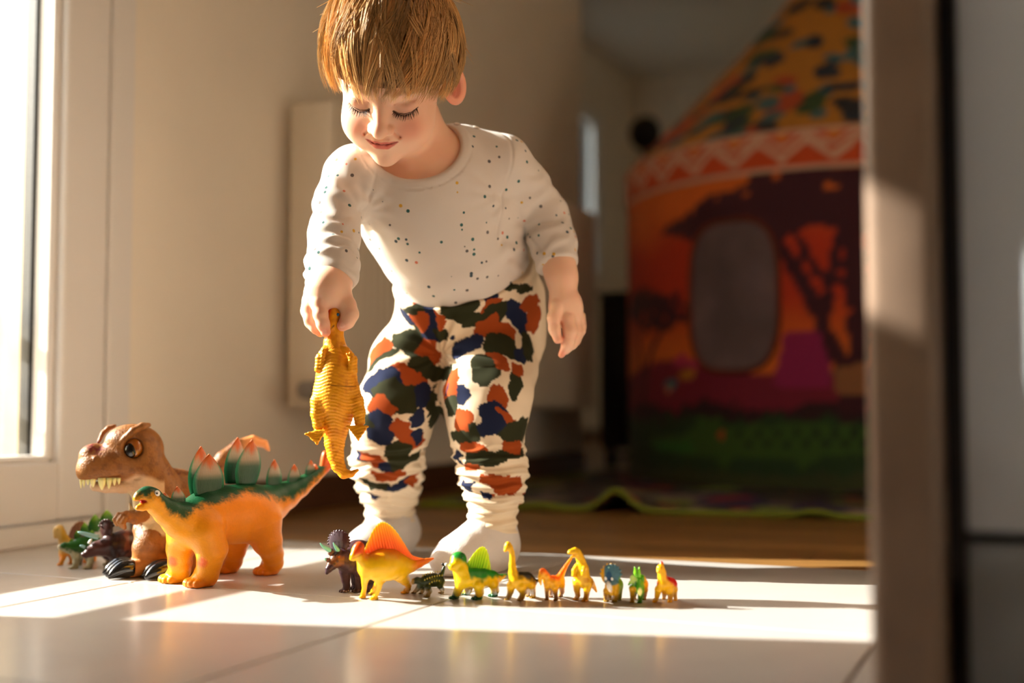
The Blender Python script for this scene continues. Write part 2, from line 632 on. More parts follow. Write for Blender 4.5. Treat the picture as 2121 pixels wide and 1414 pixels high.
def window_unit(name, t0, t1, z0, z1, frame_w, sash_w, pf, bars=(), p_wall=0.0, glass=None, left_w=None):
    """outer frame, sash and pane in an opening of the window wall, pf = inner face of the sash"""
    root = struct(name, *join([
        rbox(p_wall - 0.09, p_wall + 0.006, t0, t0 + frame_w, z0, z1, 0.003), rbox(p_wall - 0.09, p_wall + 0.006, t1 - frame_w, t1, z0, z1, 0.003),
        rbox(p_wall - 0.09, p_wall + 0.006, t0, t1, z1 - frame_w, z1, 0.003), rbox(p_wall - 0.09, p_wall + 0.006, t0, t1, z0, z0 + 0.03, 0.003)]), M_white)
    a, b, c, d = t0 + frame_w + 0.003, t1 - frame_w - 0.003, z0 + 0.033, z1 - frame_w - 0.003
    lw = left_w or sash_w
    sash = [(a, a + lw, c, d), (b - sash_w, b, c, d)]
    for (s0, s1, q0, q1) in sash:
        o = mesh_obj('sash_stile', *rbox(pf - 0.068, pf, s0, s1, q0, q1, 0.005, 2), M_white, None, None, False); o.parent = root
    for (q0, q1) in [(c, c + sash_w * 0.92), (d - sash_w, d)] + list(bars):
        o = mesh_obj('sash_rail', *rbox(pf - 0.066, pf - 0.001, a + lw, b - sash_w, q0, q1, 0.004, 2), M_white, None, None, False); o.parent = root
    # glazing beads
    g0, g1, h0, h1 = a + lw, b - sash_w, c + sash_w * 0.92, d - sash_w
    bead = join([rbox(pf - 0.045, pf - 0.012, g1 - 0.012, g1, h0, h1, 0.004), rbox(pf - 0.045, pf - 0.012, g0, g0 + 0.012, h0, h1, 0.004),
                 rbox(pf - 0.045, pf - 0.012, g0, g1, h0, h0 + 0.010, 0.004)])
    o = mesh_obj('glazing_bead', *bead, M_white, None, None, False); o.parent = root
    seal = join([rbox(pf - 0.062, pf - 0.045, g1 - 0.016, g1, h0, h1), rbox(pf - 0.062, pf - 0.045, g0, g0 + 0.016, h0, h1)])
    o = mesh_obj('seal', *seal, M_steel, None, None, False); o.parent = root
    o = mesh_obj('pane', *rbox(pf - 0.050, pf - 0.046, g0, g1, h0, h1), glass or M_glass, None, None, False); o.parent = root
    return root
window_unit('door_1', D0, D1, 0.0, HEAD, 0.05, 0.088, 0.004, left_w=0.05)
window_unit('window_1', K0, K1, KS, HEAD, 0.028, 0.036, -0.01, bars=[(0.967, 1.120)])
window_unit('window_2', FW0, FW1, FZ0, FZ1, 0.04, 0.04, LW - 0.005, bars=[(1.30, 1.34)], p_wall=LW, glass=M_glass_tint)

# unseen slatted shutters, added outside the glass to limit the daylight let in
M_slat = mat('light_block_slat', srgb(210, 204, 196), 0.6)
for (nm, a, b, zlow, lab) in (('added_shutter', D0 + 0.02, D1 - 0.1, 2.05, 'unseen pale slats added above the glazed door to shape the light'),
                              ('added_shutter', K0 + 0.02, K1 - 0.02, 1.25, 'unseen pale slats added outside the kitchen window to block light')):
    sh = thing(nm, lab, 'light blocker', R(-0.125, (a + b) / 2, zlow))
    ns = int((HEAD - zlow) / 0.05)
    Vs, Fs = rbox(-0.130, -0.118, a, b, zlow, zlow + 0.0495, 0.003)
    s0_ = part('slat', Vs, Fs, M_slat, sh)
    for i in range(1, ns + 1):
        f = s0_.copy(); col.objects.link(f); f.parent = sh; f.location = (0, 0, 0.05 * i)
# outside: railing by the step, jamb stone, ground, garden wall
M_rail = mat('grey_railing', srgb(90, 90, 92), 0.5)
rl = thing('railing', 'grey metal guard railing outside the glazed door', 'railing', R(-0.2, -0.35, 0))
for (z0, z1) in ((0.205, 0.236), (0.318, 0.349)):
    part('rail', *rbox(-0.175, -0.165, -1.6, 0.14, z0, z1, 0.003), M_rail, rl)
for tt in (-1.6, 0.135):
    part('post', *rbox(-0.185, -0.160, tt - 0.012, tt + 0.012, -0.1, 0.36, 0.003), M_rail, rl)
M_stone = mat('pale_stone', srgb(226, 212, 184), 0.9, bump=0.5, bscale=60, var=0.12, vscale=12)
M_ground = mat('dry_ground', srgb(200, 182, 150), 0.95, bump=0.4, bscale=20, var=0.2, vscale=3)
V, Fc = rbox(-0.22, WT - 0.001, 0.155, 0.55, -0.1, 2.5, 0.006)
struct('trim_1', V, Fc, M_stone)
V, Fc = rbox(-40, WT - 0.002, -40, 40, -0.2, -0.1)
struct('ground', V, Fc, M_ground)
gw = thing('garden_wall', 'low rough stone garden wall out beyond the window', 'wall', R(-5, 4, -0.1))
M_rub = mat('rubble_stone', srgb(168, 132, 84), 0.95, bump=0.8, bscale=25, var=0.35, vscale=5)
rr = random.Random(11)
tt = 0.5
for rowz in range(6):
    tt = -1.0 + rr.random() * 0.2
    while tt < 8.0:
        L = 0.28 + rr.random() * 0.3
        j = rr.random() * 0.05
        part('stone', *rbox(-5.35 + j, -5.0 + j, tt, tt + L - 0.02, -0.1 + rowz * 0.2, 0.08 + rowz * 0.2, 0.03, 2), M_rub, gw)
        tt += L

# --- radiator on the window wall
rad = thing('radiator', 'cream panel radiator with vertical fins on the window wall', 'radiator', R(0.07, 1.3, 0.19))
RZ0, RZ1, RT0, RT1, RP0, RP1 = 0.19, 0.743, 0.629, 2.02, 0.030, 0.126
part('side_panel', *rbox(RP0, RP1 - 0.004, RT0, RT0 + 0.012, RZ0, RZ1, 0.004, 2), M_rad, rad)
part('side_panel', *rbox(RP0, RP1 - 0.004, RT1 - 0.012, RT1, RZ0, RZ1, 0.004, 2), M_rad, rad)
part('body', *rbox(RP0 + 0.01, RP1 - 0.016, RT0 + 0.012, RT1 - 0.012, RZ0 + 0.004, RZ1 - 0.004, 0.002), M_rad, rad)
nf = 56
pitch = (RT1 - RT0 - 0.024) / nf
Vf, Ff = rbox(RP1 - 0.016, RP1, RT0 + 0.012 + 0.0035, RT0 + 0.012 + pitch - 0.0035, RZ0, RZ1, 0.005, 2)
fin0 = part('fin', Vf, Ff, M_rad, rad)
for i in range(1, nf):
    f = fin0.copy(); col.objects.link(f); f.parent = rad
    f.location = tuple(RD * pitch * i)
for tb_ in (0.8, 1.85):
    part('bracket', *rbox(0.0, RP0 + 0.012, tb_, tb_ + 0.03, 0.3, 0.62, 0.002), M_rad, rad)
kc = R(RP0 + 0.055, RT0 + 0.002, 0.222)
kn = part('valve_knob', *disc_solid(kc, -RD, 0.016, 0.034, 20), M_metal, rad)

# --- kitchen unit at the right: wooden end panel and grey fronts
M_panel = wood_mat('limed_oak_panel', srgb(138, 114, 96), 0.10)
M_grey = mat('grey_lacquer', srgb(188, 191, 198), 0.22, coat=0.3)
M_carc = mat('dark_carcass', srgb(40, 32, 28), 0.6)
c0 = np.array([0.211, 0.72, 0.0])
rel = c0 - RO
PP, TT = float(rel @ RP), float(rel @ RD)
cab = thing('kitchen_cabinet', 'tall grey lacquered kitchen cabinet with a wooden end panel', 'cabinet', R(PP + 0.3, TT + 0.3, 0))
part('end_panel', *rbox(PP, PP + 0.042, TT, TT + 0.55, 0.0, 2.3, 0.009, 4), M_panel, cab)
part('carcass', *rbox(PP + 0.0425, PP + 0.66, TT + 0.03, TT + 0.55, 0.0, 2.3), M_carc, cab)
part('drawer_front', *rbox(PP + 0.054, PP + 0.65, TT + 0.016, TT + 0.0295, 0.02, 0.111, 0.0015), mat('shadowed_grey_lacquer', srgb(126, 127, 130), 0.3), cab)  # shadow low on the unit put into a darker front colour
part('door', *rbox(PP + 0.054, PP + 0.65, TT + 0.014, TT + 0.0295, 0.118, 2.28, 0.0015), M_grey, cab)

# --- black unit beside the tent
M_black = mat('black_laminate', srgb(22, 20, 20), 0.5)
b0 = W(1240, 700, 3.9); rel = b0 - RO
bp, bt = float(rel @ RP), float(rel @ RD)
bu = thing('black_cabinet', 'low black cabinet between the radiator and the play tent', 'cabinet', R(bp + 0.15, bt + 0.15, 0))
part('body', *rbox(bp, bp + 0.30, bt + 0.012, bt + 0.32, 0.06, 0.55, 0.004), M_black, bu)
part('door', *rbox(bp + 0.004, bp + 0.296, bt, bt + 0.0115, 0.064, 0.544, 0.003), M_black, bu)
part('top', *rbox(bp - 0.006, bp + 0.306, bt - 0.006, bt + 0.325, 0.5505, 0.565, 0.003), M_black, bu)
for dp in (0.01, 0.26):
    for dt in (0.03, 0.28):
        part('leg', *rbox(bp + dp, bp + dp + 0.03, bt + dt, bt + dt + 0.03, 0.0, 0.0595, 0.002), M_black, bu)

# --- black lamp standing behind the tent
lb = W(1336, 276, 4.55)
fl_ = thing('floor_lamp', 'black floor lamp with a round head behind the play tent', 'lamp', (lb[0], lb[1], 0.0))
up_z = np.array([0, 0, 1.0])
part('base', *disc_solid(np.array([lb[0], lb[1], 0.0]), up_z, 0.12, 0.02, 28), M_black, fl_)
part('pole', *tube([np.array([lb[0], lb[1], 0.02]), np.array([lb[0], lb[1], lb[2] - 0.04])], 0.012, 12), M_black, fl_)
part('shade', *uv_ball(lb, (0.062, 0, 0), (0, 0.062, 0), (0, 0, 0.066), 20, 12), M_black, fl_)

# ================================================================== play tent
TC = np.array([0.896, 3.25, 0.0]); TR = 0.58
TZ0, TZ1, TZA = 0.735, 0.825, 1.44
def cyl_hit(x, y):
    """print position (arc length, height) on the tent wall under photo pixel (x, y)"""
    a = (x - CX) / FPX; b = (CY - y) / FPX
    d = np.array([a, CP - b * SP, SP + b * CP]); o = np.array([0, 0, CAM_H])
    A = d[0] ** 2 + d[1] ** 2
    B = 2 * (d[0] * (o[0] - TC[0]) + d[1] * (o[1] - TC[1]))
    C = (o[0] - TC[0]) ** 2 + (o[1] - TC[1]) ** 2 - TR ** 2
    disc = max(B * B - 4 * A * C, 0)
    s = (-B - math.sqrt(disc)) / (2 * A)
    p = o + d * s
    return TR * math.atan2(p[0] - TC[0], -(p[1] - TC[1])), p[2]
def inpoly(S, Z, poly):
    ins = np.zeros(S.shape, bool)
    n = len(poly)
    for i in range(n):
        (x0, y0), (x1, y1) = poly[i], poly[(i + 1) % n]
        c = ((y0 > Z) != (y1 > Z)) & (S < (x1 - x0) * (Z - y0) / (y1 - y0 + 1e-12) + x0)
        ins ^= c
    return ins
def seg_d(S, Z, a, b):
    ax, ay = a; bx, by = b
    t = np.clip(((S - ax) * (bx - ax) + (Z - ay) * (by - ay)) / ((bx - ax) ** 2 + (by - ay) ** 2 + 1e-12), 0, 1)
    return np.hypot(S - ax - t * (bx - ax), Z - ay - t * (by - ay))
def tent_print(S, Z):
    H = cyl_hit
    n1 = noise3(np.stack([S, Z, 0 * S], -1), 22, 1); n2 = noise3(np.stack([S, Z, 0 * S], -1), 60, 2)
    red, orange, deep = srgb(196, 52, 20), srgb(226, 108, 34), srgb(150, 28, 26)
    t = sstep(0.30, 0.46, Z + n1 * 0.04); c = mix(orange, red, t)
    c = mix(c, orange, sstep(0.56, 0.70, Z + n1 * 0.05))
    mar = srgb(66, 20, 34)
    # hills
    hill = Z < 0.285 + 0.02 * np.sin(S * 9 + 1) + n1 * 0.01
    c[hill] = srgb(128, 24, 50)
    mag = inpoly(S, Z, [H(1625, 690), H(1700, 680), H(1722, 720), H(1722, 800), H(1600, 800)])
    c[mag] = srgb(150, 26, 84)
    low = Z < 0.195 + 0.012 * np.sin(S * 23) + n2 * 0.03
    c[low] = srgb(52, 22, 30)
    grass = Z < 0.165 + n2 * 0.05
    c[grass] = srgb(34, 62, 28)
    grass2 = Z < 0.045 + n2 * 0.03
    c[grass2] = srgb(58, 66, 34)
    # big umbrella tree
    jit = n2 * 0.03
    can = inpoly(S + jit, Z + n1 * 0.02, [H(1362, 484), H(1405, 452), H(1450, 416), H(1540, 384), H(1565, 352), H(1765, 342), H(1830, 350), H(1900, 372), H(1900, 455), H(1800, 480), H(1690, 470), H(1600, 478), H(1520, 462), H(1430, 502)])
    holes = noise3(np.stack([S, Z * 1.3, 0 * S], -1), 26, 5) > 0.33
    c[can & ~holes] = mar
    for pts, w in (([(1600, 470), (1650, 560), (1692, 640), (1735, 730), (1760, 800)], 0.017), ([(1745, 460), (1722, 560), (1712, 640)], 0.012),
                   ([(1640, 470), (1690, 560), (1760, 590)], 0.01), ([(1760, 470), (1790, 620), (1770, 830)], 0.03), ([(1545, 480), (1610, 490)], 0.008)):
        for a, b in zip(pts[:-1], pts[1:]):
            c[seg_d(S, Z, H(*a), H(*b)) < w * (1 + n2)] = mar
    # small tree
    can2 = inpoly(S + jit, Z + n2 * 0.03, [H(1303, 660), H(1306, 612), H(1345, 592), H(1400, 606), H(1428, 630), H(1424, 668), H(1380, 684), H(1340, 690)])
    c[can2 & ~(noise3(np.stack([S, Z, 0 * S], -1), 55, 6) > 0.27)] = mar
    for a, b in (((1322, 690), (1330, 770)), ((1378, 672), (1352, 720)), ((1352, 720), (1334, 790)), ((1334, 790), (1332, 870))):
        c[seg_d(S, Z, H(*a), H(*b)) < 0.008] = mar
    for q in range(4):
        a = np.array(H(1750 + q * 220, 560)) if q == 0 else np.array([0.35 + q * 0.55, 0.5])
        if q:
            e = ((S - a[0]) / 0.2) ** 2 + ((Z - a[1] - 0.06) / 0.06) ** 2 < 1 + n1
            c[e] = mar
            c[seg_d(S, Z, (a[0], 0.2), (a[0] + 0.03, 0.55)) < 0.015] = mar
    # flowers, bird, box
    def blob(x, y, rx, ry, colr):
        s, z = H(x, y)
        m_ = ((S - s) / rx) ** 2 + ((Z - z) / ry) ** 2 < 1 + n2
        c[m_] = colr
    blob(1412, 748, 0.026, 0.018, srgb(190, 50, 90)); blob(1436, 757, 0.018, 0.014, srgb(190, 50, 90)); blob(1424, 775, 0.030, 0.012, srgb(190, 120, 30))
    blob(1388, 796, 0.024, 0.012, srgb(30, 110, 120)); blob(1384, 806, 0.012, 0.006, srgb(220, 130, 90))
    bx = inpoly(S, Z, [H(1722, 765), H(1800, 748), H(1806, 815), H(1735, 820)])
    c[bx] = srgb(150, 96, 60)
    # crocodile
    cro = inpoly(S, Z + n2 * 0.008, [H(1342, 915), H(1355, 905), H(1420, 897), H(1440, 880), H(1445, 862), H(1465, 868), H(1488, 862), H(1495, 882), H(1560, 880), H(1700, 878), H(1850, 885), H(1850, 935), H(1700, 948), H(1660, 975), H(1640, 948), H(1520, 948), H(1500, 975), H(1478, 945), H(1400, 940), H(1356, 930)])
    c[cro] = srgb(58, 92, 30)
    c[inpoly(S, Z, [H(1345, 918), H(1430, 912), H(1440, 936), H(1360, 930)])] = srgb(44, 104, 36)
    for k in range(14):
        x = 1530 + 20 * k
        s, z = H(x, 896 + (k % 2) * 22)
        c[((S - s) / 0.010) ** 2 + ((Z - z) / 0.009) ** 2 < 1] = srgb(24, 44, 22)
    blob(1495, 902, 0.009, 0.009, srgb(200, 70, 40))
    return c
def revolve(rz, nphi, cfun=None, phi0=-math.pi, phi1=math.pi):
    phis = np.linspace(phi0, phi1, nphi + 1)
    Pm, Rm = np.meshgrid(phis, np.arange(len(rz)), indexing='xy')
    rr_ = np.array([q[0] for q in rz])[Rm]; zz = np.array([q[1] for q in rz])[Rm]
    V = np.stack([TC[0] + rr_ * np.sin(Pm), TC[1] - rr_ * np.cos(Pm), zz], -1)
    n = nphi + 1
    i, j = np.meshgrid(np.arange(len(rz) - 1), np.arange(nphi), indexing='ij')
    Q = np.stack([i * n + j, i * n + j + 1, (i + 1) * n + j + 1, (i + 1) * n + j], -1).reshape(-1, 4)
    return V.reshape(-1, 3), Q, Pm.ravel(), zz.ravel(), rr_.ravel()
tent = thing('play_tent', 'round fabric play tent printed with a sunset savanna', 'tent', (TC[0], TC[1], 0.0075))
M_fab = mat('printed_fabric', None, 0.85, bump=0.1, bscale=120, sheen=0.1)
rz = [(TR, z) for z in np.linspace(0.0075, TZ0, 92)]
V, Q, ph, zz, _ = revolve(rz, 440)
part('wall_fabric', V, Q, M_fab, tent, tent_print(TR * ph, zz))
rz = [(TR + 0.003, TZ0 - 0.004), (TR + 0.006, TZ0)] + [(TR + 0.006, z) for z in np.linspace(TZ0 + 0.004, TZ1, 18)] + [(TR, TZ1 + 0.004)]
V, Q, ph, zz, _ = revolve(rz, 520)
u = (ph * TR / 0.115) % 1.0
w = (zz - TZ0) / (TZ1 - TZ0)
c = np.tile(srgb(206, 74, 26), (len(V), 1))
zig = np.abs(w - (0.25 + 0.5 * np.abs(u * 2 - 1))) < 0.10
zig2 = np.abs(w - (0.55 + 0.4 * np.abs(u * 2 - 1))) < 0.06
c[zig | zig2 | (w < 0.10) | (np.abs(w - 0.97) < 0.05)] = srgb(220, 176, 150)
c[((np.abs(u - 0.5) < 0.1) & (w > 0.72) & (w < 0.9))] = srgb(226, 140, 60)
part('eave_band', V, Q, M_fab, tent, c)
rz = [(TR + 0.004 - (TR - 0.02) * f + 0.02 * math.sin(math.pi * f) * -1, TZ1 + 0.003 + (TZA - TZ1) * f) for f in np.linspace(0, 1, 70)]
V, Q, ph, zz, rr_ = revolve(rz, 440)
c = np.tile(srgb(196, 128, 30), (len(V), 1))
flat = np.stack([rr_ * np.sin(ph), rr_ * np.cos(ph), zz], -1)
nn = noise3(flat, 9, 3)
c[nn > 0.17] = srgb(190, 72, 28)
cols = [srgb(36, 108, 124), srgb(24, 40, 62), srgb(64, 104, 110), srgb(50, 80, 40), srgb(28, 30, 40)]
rs = np.random.RandomState(5)
for k in range(330):
    f = 1 - math.sqrt(rs.rand()); p_ = (rs.rand() * 2 - 1) * math.pi
    i = int(np.argmin((((ph - p_) * TR) ** 2 + (zz - TZ1 - f * (TZA - TZ1)) ** 2)))
    d = flat - flat[i]
    ang = rs.rand() * 3.14
    t_ = np.array([math.cos(ph[i]), -math.sin(ph[i]), 0]) * math.cos(ang) + np.array([0, 0, 1]) * math.sin(ang)
    al = d @ t_
    ac2 = (d ** 2).sum(1) - al ** 2
    L, Wd = 0.022 + rs.rand() * 0.032, 0.013 + rs.rand() * 0.018
    c[(al / L) ** 2 + ac2 / Wd ** 2 < 1] = cols[rs.randint(5)]
part('roof', V, Q, M_fab, tent, c)
# mesh window with its binding
sc_, zc_ = cyl_hit(1522, 612); s0, _ = cyl_hit(1432, 612); s1, _ = cyl_hit(1614, 612)
hw, hh = (s1 - s0) / 2, 0.178
sc_ = (s0 + s1) / 2
def wpt(a, f, r=TR + 0.004):
    e = 2 / 3.2
    ca, sa = math.cos(a), math.sin(a)
    s = sc_ + hw * f * math.copysign(abs(ca) ** e, ca); z = zc_ + hh * f * math.copysign(abs(sa) ** e, sa)
    p = s / TR
    return np.array([TC[0] + r * math.sin(p), TC[1] - r * math.cos(p), z])
ring = [wpt(2 * math.pi * k / 56, 1.0) for k in range(56)]
V = [wpt(0, 0.0, TR + 0.003)]
Fc = []
for ri, f in enumerate((0.2, 0.4, 0.6, 0.8, 1.0)):
    V += [wpt(2 * math.pi * k / 56, f, TR + 0.003) for k in range(56)]
    for k in range(56):
        k2 = (k + 1) % 56
        if ri == 0:
            Fc.append((0, 1 + k, 1 + k2))
        else:
            a0 = 1 + (ri - 1) * 56; a1 = 1 + ri * 56
            Fc.append((a0 + k, a1 + k, a1 + k2, a0 + k2))
M_net = mat('grey_netting', srgb(112, 92, 96), 0.8, bump=0.4, bscale=500, var=0.25, vscale=9)
wn = part('mesh_window', V, Fc, M_net, tent)
V, Fc = tube(ring + ring[:1], 0.006, 8, False)
part('window_binding', V, Fc, mat('maroon_binding', srgb(110, 44, 26), 0.8), wn)
part('finial', *uv_ball((TC[0], TC[1], TZA + 0.012), (0.022, 0, 0), (0, 0.022, 0), (0, 0, 0.02)), mat('red_knob', srgb(170, 40, 24), 0.6), tent)

# ================================================================== play mat
mat_root = thing('play_mat', 'thin dark printed play mat with a lime green border under the tent', 'mat', R(1.2, 1.2, 0))
e0 = F(900, 1050); e1 = F(1774, 1077)
ex = e1 - e0; ex /= np.linalg.norm(ex); ey = np.array([-ex[1], ex[0], 0])
o0 = e0 - ex * 0.02
def bump_h(s, d):
    s1 = float((F(1280, 1060) - o0) @ ex); s2 = float((F(1685, 1075) - o0) @ ex); s3 = float((F(1120, 1056) - o0) @ ex)
    b = 0.036 * math.exp(-((s - s1) / 0.034) ** 2) * math.exp(-(d / 0.16) ** 2)
    b += 0.008 * math.exp(-((s - s2) / 0.03) ** 2) * math.exp(-(d / 0.12) ** 2)
    b += 0.005 * math.exp(-((s - s3) / 0.04) ** 2) * math.exp(-(d / 0.12) ** 2)
    return b
def mat_sheet(s_list, d_list, z_off, th):
    V, Fc = [], []
    ns, nd = len(s_list), len(d_list)
    for lay in (0, 1):
        for s in s_list:
            for d in d_list:
                q = o0 + ex * s + ey * d
                V.append((q[0], q[1], z_off + bump_h(s, d) + (th if lay else 0)))
    I = lambda l, i, j: l * ns * nd + i * nd + j
    for i in range(ns - 1):
        for j in range(nd - 1):
            Fc.append((I(1, i, j), I(1, i + 1, j), I(1, i + 1, j + 1), I(1, i, j + 1)))
            Fc.append((I(0, i, j), I(0, i, j + 1), I(0, i + 1, j + 1), I(0, i + 1, j)))
    for i in range(ns - 1):
        Fc.append((I(0, i, 0), I(0, i + 1, 0), I(1, i + 1, 0), I(1, i, 0)))
        Fc.append((I(0, i, nd - 1), I(1, i, nd - 1), I(1, i + 1, nd - 1), I(0, i + 1, nd - 1)))
    for j in range(nd - 1):
        Fc.append((I(0, 0, j), I(1, 0, j), I(1, 0, j + 1), I(0, 0, j + 1)))
        Fc.append((I(0, ns - 1, j), I(0, ns - 1, j + 1), I(1, ns - 1, j + 1), I(1, ns - 1, j)))
    return np.array(V), Fc
ML, MD = 2.0, 1.40
sl = np.concatenate([np.linspace(0, 1.0, 120), np.linspace(1.03, ML, 20)])
dl = np.concatenate([np.linspace(0.012, 0.25, 20), np.linspace(0.28, MD, 30)])
V, Fc = mat_sheet(sl, dl, 0.0, 0.0065)
S_ = (V - o0) @ ex; D_ = (V - o0) @ ey
c = np.tile(srgb(52, 46, 44), (len(V), 1))
n = noise3(V, 7, 8)
c[n > 0.14] = srgb(70, 58, 120) * 0.5
c[noise3(V, 16, 9) > 0.26] = srgb(160, 40, 40)
c[noise3(V, 13, 10) > 0.24] = srgb(120, 140, 60)
c[(noise3(V, 40, 12) > 0.1) & (noise3(V, 6, 13) > 0.12)] = srgb(170, 150, 130)
part('sheet', V, Fc, mat('mat_print', None, 0.6), mat_root, c)
M_lime = mat('lime_binding', srgb(128, 140, 30), 0.6)
V, Fc = mat_sheet(sl, [-0.002, 0.0025, 0.007, 0.0118], 0.0, 0.0095)
part('border', V, Fc, M_lime, mat_root)
V, Fc = mat_sheet([-0.012, -0.006, -0.0002], np.linspace(-0.002, MD, 60), 0.0, 0.0095)
part('border', V, Fc, M_lime, mat_root)

# ================================================================== toy dinosaurs
class Toy:
    def __init__(s, name, label, Y0, ox, oy, sc, head=(-1, -0.3), group=None):
        s.name, s.label, s.Y0, s.ox, s.oy, s.sc, s.group = name, label, Y0, ox, oy, sc, group
        s.u = sc * Y0 / FPX                      # metres per drawing unit
        s.sdf = Sdf()
        h = np.array([head[0], head[1], 0.0]); s.h = h / np.linalg.norm(h)
        s.feet = []
    def px(s, x, y):
        return s.ox + s.sc * x, s.oy + s.sc * y
    def pt(s, x, y, d=0.0):
        a, b = s.px(x, y)
        return W(a, b, s.Y0 + d * s.u)
    def fl(s, x, y):
        return F(*s.px(x, y))
    def q(s, p):
        return np.append(s.pt(p[0], p[1], p[2]), p[3] * s.u)
    def c(s, *pts, k=30, n=None):
        s.sdf.chain([s.q(p) for p in pts], k * s.u, n)
        return s
    def b(s, x, y, d, r, k=20, op='add'):
        s.sdf.ball(s.pt(x, y, d), r * s.u, k * s.u, op)
        return s
    def e(s, x, y, d, rx, ry, rd, k=30, ang=0.0, yaw=0.0, op='add'):
        ca, sa = math.cos(math.radians(ang)), math.sin(math.radians(ang))
        A = np.array([[ca, 0, -sa], [0, 1, 0], [sa, 0, ca]])
        cy, sy = math.cos(math.radians(yaw)), math.sin(math.radians(yaw))
        B = np.array([[cy, -sy, 0], [sy, cy, 0], [0, 0, 1]])
        s.sdf.ell(s.pt(x, y, d), np.array([rx, rd, ry]) * s.u, k * s.u, B @ A, op)
        return s
    def leg(s, pts, foot, fr, k=30, toes=3, toe_r=0.45, long=1.3):
        """pts: (x, y, d or None, r) from the hip down, foot: drawing position of the sole's centre"""
        g = s.fl(*foot); r = fr * s.u
        dF = (g[1] - s.Y0) / s.u
        d0 = pts[0][2]; n = len(pts)
        rows = []
        for i, p in enumerate(pts):
            d = p[2] if p[2] is not None else d0 + (dF - d0) * (i / n)
            rows.append(s.q((p[0], p[1], d, p[3])))
        rows.append(np.append(g + np.array([0, 0, r * 1.15]), r * 0.95))
        s.sdf.chain(rows, k * s.u)
        yaw = math.degrees(math.atan2(s.h[1], s.h[0]))
        cy, sy = math.cos(math.radians(yaw)), math.sin(math.radians(yaw))
        B = np.array([[cy, -sy, 0], [sy, cy, 0], [0, 0, 1]])
        s.sdf.ell(g + s.h * r * 0.35 + np.array([0, 0, r * 0.45]), np.array([long * r, r * 1.05, r * 0.75]), r * 0.4, B)
        side = np.array([-s.h[1], s.h[0], 0])
        for i in range(toes):
            a = (i - (toes - 1) / 2) / max(toes - 1, 1) * 2
            s.sdf.ell(g + s.h * r * (long + 0.25 - 0.22 * a * a) + side * r * 0.72 * a + np.array([0, 0, r * 0.32]),
                      np.array([r * toe_r * 1.3, r * toe_r * 0.8, r * toe_r]), r * 0.10, B)
        s.feet.append(g)
        return s
    def finish(s, colorfn, m, vox, base=None, cut=True, relaxed=0, body='body'):
        if cut:
            s.sdf.plane((0, 0, 0.0003), (0, 0, 1))
        V, Q = s.sdf.mesh(vox * s.u)
        if relaxed:
            V = relax(V, Q, relaxed)
        base = base if base is not None else (np.mean(s.feet, axis=0) if s.feet else V.mean(0))
        s.root = thing(s.name, s.label, 'toy dinosaur', base, s.group)
        x, y, _ = PX(V)
        zx, zy = (x - s.ox) / s.sc, (y - s.oy) / s.sc
        s.body = part(body, V, Q, m, s.root, colorfn(zx, zy, V))
        s.V = V
        return s
    def eye(s, x, y, d, r, m, name='eye', out=0.5):
        """a bead set into the surface nearest the viewer at (x, y)"""
        a = s.pt(x, y, d)
        part(name, *uv_ball(a, (r * s.u, 0, 0), (0, r * s.u * 0.9, 0), (0, 0, r * s.u), 14, 9), m, s.root)
    def near(s, x, y):
        """depth (drawing units) of the body's nearest surface at drawing position (x, y)"""
        X, Y, D = PX(s.V)
        a, b = s.px(x, y)
        q = (X - a) ** 2 + (Y - b) ** 2
        m_ = q < (6 * max(s.sc, 0.1) * 1.6) ** 2 + 2.0
        if not m_.any():
            m_ = q <= q.min() + 1e-9
        return (D[m_].min() - s.Y0) / s.u
    def bead(s, x, y, r, m, name='eye', sink=0.45, parent=None):
        d = s.near(x, y) + r * sink
        return part(name, *uv_ball(s.pt(x, y, d), (r * s.u, 0, 0), (0, r * s.u, 0), (0, 0, r * s.u), 14, 9), m, parent or s.root)
    def horn(s, pts, m, name='horn', n=9, colors=None):
        P = interp_path([s.q(p) for p in pts], n)
        V, Fc = tube(P[:, :3], np.maximum(P[:, 3], 1e-5), 10)
        return part(name, V, Fc, m, s.root, colors)
    def plate(s, base, tip, hw, th, m, axis, name='plate', cf=None, root_w=0.62, n=14, ribs=0.0):
        """leaf shaped back plate; axis = (x, d) direction of the plate's plane"""
        A0, A1 = s.pt(*base), s.pt(*tip)
        B = np.array([axis[0], axis[1], 0.0]); B /= np.linalg.norm(B)
        A = A1 - A0; L = np.linalg.norm(A)
        N = np.cross(A / L, B); N /= np.linalg.norm(N)
        a0 = math.asin(root_w)
        V, U, Wd = [], [], []
        m_ = 9
        for i in range(n + 1):
            f = i / n
            w = hw * s.u * max(math.sin(a0 + (math.pi - a0) * f ** 1.05), 0) ** 0.85 + 1e-6
            for side in (1, -1):
                for j in range(m_):
                    v = (j / (m_ - 1) * 2 - 1) * side
                    t = th * s.u * (1 - abs(v) ** 3) * (0.35 + 0.65 * (1 - f)) * (1 + ribs * math.cos(v * 22))
                    V.append(A0 + A * f + B * w * v + N * t * side); U.append(f); Wd.append(v)
        Fc = []
        c = 2 * m_
        for i in range(n):
            for j in range(c):
                k = (j + 1) % c
                Fc.append((i * c + j, i * c + k, (i + 1) * c + k, (i + 1) * c + j))
        Fc.append(tuple(range(c - 1, -1, -1)))
        colors = cf(np.array(U), np.array(Wd)) if cf else None
        return part(name, V, Fc, m, s.root, colors)
